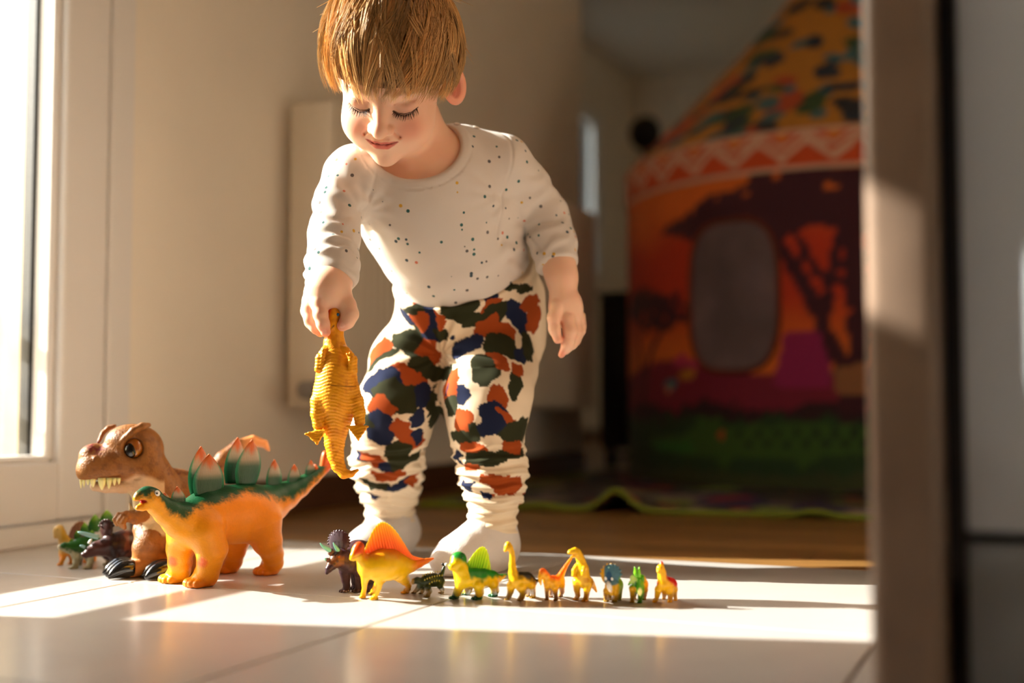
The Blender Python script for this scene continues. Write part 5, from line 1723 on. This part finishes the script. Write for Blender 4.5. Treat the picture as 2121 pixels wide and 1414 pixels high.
c = mix(c, srgb(232, 180, 150), sstep(-0.2, 0.4, noise3(BV, 60, 2)) * 0.35)
is_face = (hv[:, 1] < -0.02) & (hv[:, 2] > -0.1) & (np.abs(hv[:, 0]) < 0.08)
for q in (-1, 1):
    c = mix(c, srgb(222, 106, 86), sstep(0.026, 0.006, np.hypot(hv[:, 0] - q * 0.036, (hv[:, 2] + 0.030) * 1.1)) * is_face * 0.40)
    c = mix(c, srgb(206, 140, 118), sstep(0.015, 0.007, np.hypot((hv[:, 0] - q * 0.030) * 0.8, (hv[:, 2] + 0.001) * 1.3)) * is_face * 0.45)
    ln = np.interp(hv[:, 0] * q, [0.0150, 0.0220, 0.0300, 0.0380, 0.0455], [-0.0050, -0.0084, -0.0098, -0.0080, -0.0032])
    lash = sstep(0.0016, 0.0006, np.abs(hv[:, 2] - ln)) * (hv[:, 0] * q > 0.0145) * (hv[:, 0] * q < 0.0460) * is_face
    c = mix(c, srgb(70, 38, 26), lash * 0.92)
    br = sstep(0.0042, 0.001, np.abs(hv[:, 2] - np.interp(hv[:, 0] * q, [0.014, 0.03, 0.046], [0.0190, 0.0232, 0.0185]))) * (hv[:, 0] * q > 0.013) * (hv[:, 0] * q < 0.047) * is_face
    c = mix(c, srgb(176, 118, 76), br * 0.55)
    c = mix(c, srgb(224, 110, 76), ((hv[:, 0] * q > 0.070) & (hv[:, 2] < 0.03) & (hv[:, 2] > -0.05)) * 0.45)
ear_shade = None
e1 = HM @ np.array([0.72, 0.69, 0.10]); e1 /= np.linalg.norm(e1)
e3 = HM @ np.array([0, 0.22, 0.97]); e3 -= e1 * (e3 @ e1); e3 /= np.linalg.norm(e3)
dd = BV - hl(0.0815, 0.018, -0.010)
ear_shade = ((dd @ e1 + 0.001) / (0.0100 * HS)) ** 2 + ((dd @ e3) / (0.0185 * HS)) ** 2
nrm_e = np.cross(e3, e1); nrm_e = nrm_e if (HM.T @ nrm_e)[1] < 0 else -nrm_e
c = mix(c, srgb(176, 84, 58), sstep(1.15, 0.7, ear_shade) * (dd @ nrm_e > -0.003) * (np.linalg.norm(dd, axis=1) < 0.03) * 0.75)  # shade inside the ear's hollow painted into the skin colour
lipz = np.interp(np.abs(hv[:, 0]), [0, 0.010, 0.0215], [-0.0508, -0.0497, -0.0463])
wid = np.interp(np.abs(hv[:, 0]), [0, 0.008, 0.0165, 0.0225], [1, 1, 0.55, 0.05])
up_ = (hv[:, 2] - lipz)
lip = np.where(up_ > 0, sstep(0.0062, 0.0040, up_ / np.maximum(wid, .05) * 1.15), sstep(0.0090, 0.0066, -up_ / np.maximum(wid, .05))) * is_face * (np.abs(hv[:, 0]) < 0.0222)
c = mix(c, srgb(206, 92, 84), lip * 0.85)
c = mix(c, srgb(120, 34, 32), sstep(0.0013, 0.0004, np.abs(up_)) * is_face * (np.abs(hv[:, 0]) < 0.0205) * 0.85)
c = mix(c, srgb(226, 140, 112), sstep(0.012, 0.005, np.linalg.norm(hv - np.array([0, -0.0895, -0.0275]), axis=1)) * 0.4)
# finger tips and knuckles a little pinker
for p in [rh(*f[-1]) for f in RF] + [rh(965, 1010, -80, 104), lh(385, 1250, -50, 48), lh(345, 1065, -100, 62)]:
    c = mix(c, srgb(226, 132, 106), sstep(0.011, 0.004, np.linalg.norm(BV - p[:3], axis=1)) * 0.6)
for p in (rh(628, 1120, -258, 0), rh(960, 1000, -186, 0)):
    c = mix(c, srgb(240, 190, 172), sstep(0.0034, 0.0024, np.linalg.norm(BV - p[:3], axis=1)) * 0.8)
M_skin = mat('skin', None, 0.48, bump=0.06, bscale=900, sss=0.35, sss_r=(1, 0.35, 0.18), sss_scale=0.006, spec=0.35)
kid = thing('person', 'toddler in a dotted white top and camouflage trousers holding up a dinosaur toy', 'person', (-0.02, 1.46, 0.0))
part('body', BV, BQ, M_skin, kid, c)

# ------------------------------------------------------------------ eyelashes
lash_parts = []
rs = np.random.RandomState(3)
for q in (-1, 1):
    for k in range(46):
        f = (k + rs.rand() * 0.5) / 46
        x = 0.0165 + f * 0.0285
        z = np.interp(x, [0.0150, 0.0220, 0.0300, 0.0380, 0.0455], [-0.0050, -0.0084, -0.0098, -0.0080, -0.0032])
        y = np.interp(x, [0.0155, 0.0220, 0.0300, 0.0380, 0.0450], [-0.0705, -0.0716, -0.0708, -0.0668, -0.0600])
        L = (0.0065 + 0.0040 * math.sin(f * 2.6)) * (0.75 + rs.rand() * 0.4)
        sx = (f - 0.42) * 0.9 + rs.randn() * 0.10
        pts = []
        for t in np.linspace(0, 1, 5):
            pts.append(hl(q * (x + sx * L * t), y - L * 0.78 * t, z - L * (0.62 * t - 0.18 * t * t)))
        lash_parts.append(tube(pts, np.linspace(0.00030, 0.00006, 5), 4))
V, Fc = join(lash_parts)
tag(part('eyelashes', V, Fc, mat('dark_lash', srgb(58, 34, 24), 0.5), kid), kind='stuff')

# ------------------------------------------------------------------ shirt
S = Sdf()
torso(S, 0.0, 0.035)
arms(S, 0.0, 0.026)
S.plane((0, 0, 0), (0, 0, 1), 0.002)
n_ = W(1147, 490, 1.412) - W(1158, 552, 1.395)
S.ops[-1] = ('and', S.ops[-1][1], None, None, 0.002)
S.ops.pop()
def cutter(c0, n, rad):
    """remove everything beyond c0 along -n within rad"""
    c0, n = np.asarray(c0, float), np.asarray(n, float); n = n / np.linalg.norm(n)
    def f(X, Y, Z):
        d = (X - c0[0]) * n[0] + (Y - c0[1]) * n[1] + (Z - c0[2]) * n[2]
        r = np.sqrt((X - c0[0]) ** 2 + (Y - c0[1]) ** 2 + (Z - c0[2]) ** 2) - rad
        return np.maximum(d, r)
    return f, c0 - rad, c0 + rad
f, lo, hi = cutter(W(684, 590, 1.276), np.array([-0.05, 0.50, 0.86]), 0.058); S.func(f, lo, hi, 0.003, 'sub')
f, lo, hi = cutter(W(1157, 549, 1.396), W(1147, 490, 1.412) - W(1160, 552, 1.394), 0.05); S.func(f, lo, hi, 0.003, 'sub')
# neck opening
NCc = W(859, 289, 1.318); NCr = np.array([0.0520, 0.085, 0.0452])
def neck_d(X, Y, Z):
    k0 = np.sqrt(((X - NCc[0]) / NCr[0]) ** 2 + ((Y - NCc[1]) / NCr[1]) ** 2 + ((Z - NCc[2]) / NCr[2]) ** 2)
    return (k0 - 1) * 0.046
S.func(lambda X, Y, Z: neck_d(X, Y, Z).astype(np.float32), NCc - NCr, NCc + NCr, 0.003, 'sub')
SV, SQ = S.mesh(0.0018)
N = vnormals(SV, SQ)
nd = neck_d(SV[:, 0], SV[:, 1], SV[:, 2])
tl = (SV - T0) @ TM                              # torso coordinates
disp = np.zeros(len(SV))
sx_, sy_, _ = PX(SV)
# raised neck band with a stitched edge
disp += 0.0020 * sstep(0.0100, 0.0088, nd) * sstep(-0.004, 0.002, nd)
# sleeve seams
for (cc, nn_) in ((W(752, 395, 1.33), W(752, 395, 1.33) - W(700, 380, 1.31)), (W(1022, 365, 1.385), W(1022, 365, 1.385) - W(1085, 380, 1.41))):
    nn_ = nn_ / np.linalg.norm(nn_)
    d = (SV - cc) @ nn_
    disp -= 0.0012 * np.exp(-(d / 0.0016) ** 2) * (np.linalg.norm(SV - cc, axis=1) < 0.075)
# soft folds: across the belly, around the sleeves, fanning from the armpits
w_ = noise3(np.stack([tl[:, 0] * 9, tl[:, 1] * 9, tl[:, 2] * 46], -1), 1.0, 4)
body_m = np.abs(tl[:, 0]) < 0.085
disp += w_ * 0.0062 * sstep(0.13, 0.03, tl[:, 2]) * body_m
disp += noise3(np.stack([tl[:, 0] * 34 + tl[:, 2] * 12, tl[:, 1] * 10, tl[:, 2] * 16], -1), 1.0, 6) * 0.0054
for A, ph_ in ((R_ARM, 0.0), (L_ARM, 2.0)):
    P_ = np.array([W(*a[:3]) for a in A])
    ax_ = P_[-1] - P_[0]; Ls = np.linalg.norm(ax_); ax_ /= Ls
    t = (SV - P_[0]) @ ax_
    rad = np.linalg.norm(SV - P_[0] - t[:, None] * ax_, axis=1)
    m_ = sstep(0.062, 0.045, rad) * sstep(0.0, 0.05, t)
    q_ = noise3(SV, 55, 9) * 5
    disp += m_ * 0.0019 * np.sin(t * 2 * math.pi / 0.0185 + q_ + ph_) * (0.35 + noise3(SV, 40, 11) * 1.6)
for cx_, cy_, sgn in ((752, 437, 1), (1040, 408, -1)):
    a_ = np.arctan2(sy_ - cy_, (sx_ - cx_) * sgn); r_ = np.hypot(sx_ - cx_, sy_ - cy_)
    fan = np.sin(a_ * 13 + 1.0) * np.exp(-((r_ - 70) / 60) ** 2)
    disp += (0.0007 if sgn > 0 else 0.0004) * fan * (N[:, 1] < 0.2) * (0.6 + 1.6 * noise3(SV, 45, 15)) * sstep(10, 30, r_)
    disp -= 0.0045 * np.exp(-(r_ / 12) ** 2) * (N[:, 1] < 0.3)
disp *= np.where(nd < 0.011, 0.4, 1.0)
SV = SV + N * disp[:, None]
def dotted():
    m = bpy.data.materials.new('dotted_jersey')
    m.use_nodes = True
    nt = m.node_tree
    b = nt.nodes['Principled BSDF']
    b.inputs['Roughness'].default_value = 0.85
    b.inputs['Sheen Weight'].default_value = 0.15
    b.inputs['Subsurface Weight'].default_value = 0.12
    b.inputs['Subsurface Radius'].default_value = (1, 0.8, 0.6)
    b.inputs['Subsurface Scale'].default_value = 0.004
    tc = nt.nodes.new('ShaderNodeTexCoord')
    vo = nt.nodes.new('ShaderNodeTexVoronoi')
    vo.inputs['Scale'].default_value = 82.0
    lt = nt.nodes.new('ShaderNodeMath'); lt.operation = 'LESS_THAN'; lt.inputs[1].default_value = 0.165
    sp = nt.nodes.new('ShaderNodeSeparateColor')
    cr = nt.nodes.new('ShaderNodeValToRGB')
    cr.color_ramp.interpolation = 'CONSTANT'
    cols_ = [srgb(40, 92, 92), srgb(96, 92, 92), srgb(206, 160, 50), srgb(206, 116, 92), srgb(56, 76, 88)]
    cr.color_ramp.elements[0].color = (*cols_[0], 1)
    cr.color_ramp.elements[1].position = 0.3
    cr.color_ramp.elements[1].color = (*cols_[1], 1)
    for p_, q_ in ((0.55, cols_[2]), (0.68, cols_[3]), (0.82, cols_[4])):
        e = cr.color_ramp.elements.new(p_); e.color = (*q_, 1)
    mx = nt.nodes.new('ShaderNodeMix'); mx.data_type = 'RGBA'
    mx.inputs['A'].default_value = (*srgb(212, 204, 196), 1)
    nt.links.new(tc.outputs['Object'], vo.inputs['Vector'])
    nt.links.new(vo.outputs['Distance'], lt.inputs[0])
    nt.links.new(vo.outputs['Color'], sp.inputs[0])
    nt.links.new(sp.outputs[0], cr.inputs[0])
    nt.links.new(lt.outputs[0], mx.inputs['Factor'])
    nt.links.new(cr.outputs[0], mx.inputs['B'])
    nt.links.new(mx.outputs['Result'], b.inputs['Base Color'])
    nz = nt.nodes.new('ShaderNodeTexNoise'); nz.inputs['Scale'].default_value = 1500
    bp_ = nt.nodes.new('ShaderNodeBump'); bp_.inputs['Strength'].default_value = 0.12; bp_.inputs['Distance'].default_value = 0.001
    nt.links.new(tc.outputs['Object'], nz.inputs['Vector'])
    nt.links.new(nz.outputs[0], bp_.inputs['Height']); nt.links.new(bp_.outputs[0], b.inputs['Normal'])
    return m
shirt = part('shirt', SV, SQ, dotted(), kid)
M_btn = mat('pearl_button', srgb(226, 214, 200), 0.3)
for (x, y) in ((947, 258), (986, 263)):
    i = int(np.argmin((sx_ - x) ** 2 + (sy_ - y) ** 2 + (SV[:, 1] - 1.25) * 50))
    part('button', *disc_solid(SV[i] - N[i] * 0.0008, N[i], 0.0042, 0.0024, 16, 0.3), M_btn, shirt)

# ------------------------------------------------------------------ trousers
S = Sdf()
S.ell(W(980, 650, 1.500), np.array([0.0865, 0.076, 0.066]), 0.03, TM)
S.ell(W(972, 610, 1.475), np.array([0.0775, 0.066, 0.066]) + 0.0085, 0.03, TM)
S.ell(W(945, 520, 1.425), np.array([0.082, 0.070, 0.090]) + 0.0065, 0.03, TM)
for A in (R_LEG, L_LEG):
    S.chain([wr(*a) for a in A], 0.022, kk=0.014)
pn = tz * 0.9 + np.array([0.05, 0, 0.3]); pn /= np.linalg.norm(pn)
S.plane(W(960, 606, 1.41), -pn, 0.004)
PV, PQ = S.mesh(0.0015)
N = vnormals(PV, PQ)
tx_, ty_, _ = PX(PV)
disp = noise3(PV, 26, 3) * 0.0075 + noise3(PV, 60, 5) * 0.0028
low = sstep(905, 945, ty_)
q_ = noise3(np.stack([PV[:, 0] * 1.4, PV[:, 1] * 1.4, PV[:, 2] * 0.6], -1), 24, 7) * 7
disp += low * (0.0021 * np.sin(ty_ / 27.0 * 2 * math.pi + q_) + 0.0009 * np.sin(ty_ / 11.0 * 2 * math.pi + q_ * 1.7))
# folds fanning from the crotch
a_ = np.arctan2(ty_ - 735, tx_ - 912); r_ = np.hypot(tx_ - 912, ty_ - 735)
disp += 0.0026 * np.sin(a_ * 11) * np.exp(-((r_ - 60) / 55) ** 2) * (ty_ < 760)
wb = (PV - W(960, 606, 1.41)) @ pn
disp += 0.0016 * np.exp(-((wb + 0.012) / 0.006) ** 2) * -1
PV = PV + N * disp[:, None]
cream, olive, rust, navy = srgb(222, 204, 178), srgb(44, 46, 28), srgb(150, 66, 24), srgb(27, 34, 60)
c = np.tile(cream, (len(PV), 1))
warp = np.stack([noise3(PV, 75, 21), noise3(PV, 75, 22), noise3(PV, 75, 23)], -1) * 0.012 + np.stack([noise3(PV, 200, 24), noise3(PV, 200, 25), noise3(PV, 200, 26)], -1) * 0.004
PW_ = PV + warp
BL = [('r',690,55,60,25,0),('n',735,75,40,18,0),('o',600,125,70,65,0),('r',760,125,45,20,10),('o',730,180,105,30,8),('r',770,235,80,48,-15),('n',620,295,65,36,22),('o',800,310,88,42,-20),('o',728,392,68,62,0),('r',778,365,68,17,-42),
      ('n',872,165,34,70,15),('n',905,215,40,40,30),('r',930,105,35,30,0),('r',940,190,26,55,0),('o',890,40,55,18,-20),('o',920,310,25,50,0),('n',885,350,20,40,0),('r',555,455,34,45,-30),('n',600,522,42,42,0),('r',548,500,30,50,0),('r',775,535,40,42,-30),
      ('n',755,635,60,66,0),('r',822,630,62,20,-25),('o',872,690,52,48,0),('r',612,645,42,48,0),('o',610,712,62,26,8),('o',665,670,24,26,0),('r',670,772,60,34,-20),('o',770,812,130,26,6),('r',640,840,40,18,0),('r',815,935,55,40,0),('r',720,912,36,24,-20),('n',640,945,20,22,0),('n',735,980,24,14,0),
      ('o',860,480,22,62,0),('r',870,420,20,24,0),('o',556,570,25,42,0),('r',850,760,40,26,0),('n',590,820,18,18,0),
      ('o',390,285,86,58,-25),('r',450,185,72,42,-15),('n',480,250,42,32,-30),('o',515,255,32,26,0),('r',468,325,44,34,-30),('r',232,318,54,34,15),('o',228,360,66,18,10),('r',370,432,80,36,-5),('n',232,465,76,58,15),('o',305,535,102,66,0),('o',462,408,60,44,-20),('n',440,520,34,50,0),
      ('r',240,588,52,42,0),('n',238,682,54,64,0),('r',345,690,38,44,20),('n',412,622,34,44,20),('r',392,735,44,36,0),('n',405,715,24,30,0),('o',322,792,42,46,0),('n',142,788,42,18,0),('r',212,830,50,24,0),('n',300,858,70,18,0),('o',360,842,56,22,0),('r',275,895,64,18,0),('o',215,935,74,16,0),('n',340,930,60,16,0),
      ('n',350,155,42,16,10),('o',400,128,62,18,15),('o',165,640,28,36,0),('n',210,975,30,12,0),('n',465,108,30,10,15),('o',300,120,40,10,20),('r',395,915,20,20,0),('o',495,560,18,50,0)]
colm = {'r': rust, 'n': navy, 'o': olive}
front = N[:, 1] < 0.35
used = np.zeros(len(PV), bool)
for (k_, x, y, rx, ry, an) in BL:
    X_, Y_ = 680 + x * 0.4526, 580 + y * 0.4526
    sc2 = (tx_ - X_) ** 2 + (ty_ - Y_) ** 2 + np.where(front, 0, 1e6)
    i = int(np.argmin(sc2))
    m_px = PV[i, 1] / FPX * 0.4526
    d = PW_ - PV[i]
    ca, sa = math.cos(math.radians(an)), math.sin(math.radians(an))
    # pattern plane tangent to the cloth at the blob's centre
    nrm = N[i]; e1 = np.array([1, 0, 0]) - nrm * nrm[0]; e1 /= np.linalg.norm(e1); e2 = np.cross(nrm, e1)
    if e2[2] < 0: e2 = -e2
    st1 = 1 / max(abs(e1[0]), 0.45); st2 = 1 / max(abs(e2[2]), 0.45)
    a = d @ e1 * 0.88; b = d @ e2 * 0.88
    u_ = (a * ca + b * sa) / (rx * m_px * st1); v_ = (-a * sa + b * ca) / (ry * m_px * st2)
    m_ = (np.abs(u_) ** 2.6 + np.abs(v_) ** 2.6 < 1.0) & (np.abs(d @ nrm) < 0.03)
    c[m_] = colm[k_]; used |= m_
rs = np.random.RandomState(12)
bi = np.nonzero(~front)[0]
for k in range(90):
    i = bi[rs.randint(len(bi))]
    d = PW_ - PV[i]
    r_ = 0.012 + rs.rand() * 0.016
    m_ = ((d * np.array([1, 1, 1.3])) ** 2).sum(1) < r_ ** 2
    m_ &= ~used
    c[m_] = (olive, rust, navy)[rs.randint(3)]
M_cot = mat('camouflage_cotton', None, 0.95, bump=0.12, bscale=1400, spec=0.15)
part('trousers', PV, PQ, M_cot, kid, c)

# ------------------------------------------------------------------ ribbed leggings and socks
M_rib = mat('ribbed_knit', srgb(226, 206, 176), 0.9, bump=0.15, bscale=900, sheen=0.15)
M_sock = mat('grey_white_sock', srgb(214, 206, 200), 0.95, bump=0.4, bscale=700, sheen=0.3)
def fold_fn(seed):
    def f(t, X, Y, Z):
        return 0.0017 * np.sin(Z * 2 * np.pi / 0.0125 + 1.4 * np.sin(X * 60 + seed) + 1.1 * np.sin(Y * 50 + seed))
    return f
for (x, y0, y1, Y, heel, toe, r0, r1, sd_) in ((808, 1000, 1098, 1.580, F(848, 1140), F(752, 1163), 0.0335, 0.0325, 1.0), (1020, 1000, 1102, 1.422, F(1060, 1174), F(925, 1193), 0.0305, 0.0290, 4.0)):
    S = Sdf()
    a, b = W(x, y0, Y), W(x, y1, Y + 0.004)
    S.cone(a, b, r0 - 0.002, r1, 0.0, fold=fold_fn(sd_))
    S.plane(b + np.array([0, 0, -0.002]), (0, 0.12, 1), 0.002)
    V, Q = S.mesh(0.0018)
    part('legging_cuff', V, Q, M_rib, kid)
    S = Sdf()
    up = np.array([0, 0, 1.0])
    d = toe - heel; Lf = np.linalg.norm(d); d /= Lf
    heel_c = heel + d * 0.028
    S.cone(b + up * 0.012, np.array([b[0], b[1], 0.030]), r1 * 0.93, r1 * 0.95, 0.01)
    S.chain([np.append(heel_c + up * 0.027, 0.0275), np.append(heel + d * 0.065 + up * 0.026, 0.027), np.append(toe - d * 0.020 + up * 0.021, 0.0225), np.append(toe + d * 0.004 + up * 0.0165, 0.0165)], 0.018, kk=0.014)
    side = np.array([-d[1], d[0], 0])
    for q in (-1, 1):
        S.chain([np.append(heel + d * 0.05 + side * q * 0.010 + up * 0.017, 0.017), np.append(toe - d * 0.012 + side * q * 0.013 + up * 0.0155, 0.0158)], 0.014)
    S.plane((0, 0, 0.0002), (0, 0, 1), 0.001)
    V, Q = S.mesh(0.0019)
    Nn = vnormals(V, Q)
    V = V + Nn * (noise3(V, 90, 6) * 0.0016)[:, None] * (V[:, 2] > 0.004)[:, None]
    part('sock', V, Q, M_sock, kid)

# ------------------------------------------------------------------ hair
def zlim(x, y):
    return np.interp(y, [-0.10, -0.075, -0.05, -0.02, 0.01, 0.05, 0.10], [0.024, 0.026, 0.018, 0.004, 0.010, -0.030, -0.050])
HE_C, HE_R = np.array([0, 0.012, 0.040]), np.array([0.081, 0.095, 0.098])
S = Sdf()
S.ell(hl(*HE_C), (HE_R + np.array([0.002, 0.001, 0.004])) * HS, 0, HM)
def hair_cut(X, Y, Z):
    P_ = np.stack(np.broadcast_arrays(X, Y, Z), -1)
    h = to_head(P_)
    return ((zlim(h[..., 0], h[..., 1]) + 0.006 - h[..., 2]) * HS * 0.7).astype(np.float32)
S.func(hair_cut, None, None, 0.004, 'and')
S.ops[-1] = ('and', hair_cut, None, None, 0.004)
V, Q = S.mesh(0.0025)
M_scalp = mat('hair_base', srgb(126, 82, 40), 0.6, bump=0.8, bscale=300, stretch=(3, 3, 0.5))
part('hair_base', V, Q, M_scalp, kid)
crown = np.array([0.10, 0.50, 0.86]); crown /= np.linalg.norm(crown)
ca_ = np.cross(crown, [0, 1, 0]); ca_ /= np.linalg.norm(ca_); cb_ = np.cross(crown, ca_)
rs = np.random.RandomState(8)
def strand_dir(alpha, phi):
    return crown * math.cos(alpha) + (ca_ * math.cos(phi) + cb_ * math.sin(phi)) * math.sin(alpha)
def on_skull(dv):
    t = 1 / math.sqrt(((dv / HE_R) ** 2).sum())
    return HE_C + dv * t
Vs, Cs = [], []
NP = 11
nclump = 430
tot = 0
for cidx in range(nclump):
    phi = rs.rand() * 2 * math.pi
    a0 = (rs.rand() ** 0.7) * 1.35
    bend = rs.randn() * 0.26
    # find the hairline along this stream
    ae = a0
    while ae < 2.9:
        p = on_skull(strand_dir(ae, phi + bend * (ae - a0)))
        if p[2] < zlim(p[0], p[1]) + 0.002:
            break
        ae += 0.03
    if ae - a0 < 0.12:
        continue
    ae = min(ae + rs.rand() * 0.13 - 0.03, a0 + 0.55 + rs.rand() * 1.1)
    lift0 = 0.004 + rs.rand() * 0.013
    lift1 = 0.001 + rs.rand() * 0.012
    tone = 0.55 + rs.rand() * 0.8
    for k in range(15):
        dphi = rs.randn() * 0.060 / max(math.sin(a0 + 0.35), 0.4)
        da = rs.randn() * 0.05
        wv = rs.rand() * 6.28
        le = ae + rs.randn() * 0.045
        l0 = lift0 + rs.randn() * 0.0025; l1 = lift1 + rs.randn() * 0.0018
        pts = []
        for t in np.linspace(0, 1, NP):
            al = a0 + da + (le - a0 - da) * t
            ph_ = phi + bend * (al - a0) + dphi * (1 - 0.62 * t) + 0.012 * math.sin(t * 5 + wv)
            dv = strand_dir(al, ph_)
            p = on_skull(dv)
            nrm = (p - HE_C) / HE_R ** 2; nrm /= np.linalg.norm(nrm)
            p = p + nrm * (l0 * math.sin(min(t * 2.2, 1.57)) * (1 - t) + l1 * t + 0.0015)
            pts.append(p)
        pts = HC + (np.array(pts) * HS) @ HM.T
        Vs.append(pts); Cs.append(tone * (0.85 + rs.rand() * 0.3))
# a few flyaway hairs
for k in range(70):
    phi = rs.rand() * 2 * math.pi; a0 = rs.rand() * 1.3
    pts = []
    out = 0.010 + rs.rand() * 0.022
    for t in np.linspace(0, 1, NP):
        dv = strand_dir(a0 + t * 0.5, phi + 0.1 * t)
        p = on_skull(dv); nrm = (p - HE_C) / HE_R ** 2; nrm /= np.linalg.norm(nrm)
        pts.append(p + nrm * (0.004 + out * t * t))
    if pts[-1][2] < 0.0: continue
    Vs.append(HC + (np.array(pts) * HS) @ HM.T); Cs.append(1.1)
A_ = np.array(Vs)                                # strands x points x 3
ns_ = len(A_)
Tn = np.gradient(A_, axis=1); Tn /= np.linalg.norm(Tn, axis=2)[..., None] + 1e-12
o_ = A_ - HC
n1 = np.cross(Tn, o_); n1 /= np.linalg.norm(n1, axis=2)[..., None] + 1e-12
n2 = np.cross(Tn, n1)
rad = (0.00052 * (1 - np.linspace(0, 1, NP) ** 2.2 * 0.8))[None, :, None]
rings = np.stack([A_ + rad * (n1 * math.cos(g) + n2 * math.sin(g)) for g in (0, 2.094, 4.189)], axis=2)
V = rings.reshape(-1, 3)
si, pi_, ki = np.meshgrid(np.arange(ns_), np.arange(NP - 1), np.arange(3), indexing='ij')
base_i = si * NP * 3 + pi_ * 3
k2 = (ki + 1) % 3
Q = np.stack([base_i + ki, base_i + k2, base_i + 3 + k2, base_i + 3 + ki], -1).reshape(-1, 4)
tone = np.repeat(np.array(Cs), NP * 3)
grad = np.tile(np.repeat(np.linspace(0.85, 1.15, NP), 3), ns_)
c = srgb(210, 164, 102)[None, :] * (tone * grad)[:, None]
M_hair = mat('golden_brown_hair', None, 0.36, spec=0.6, sheen=0.0)
tag(part('hair', V, Q, M_hair, kid, c), kind='stuff')
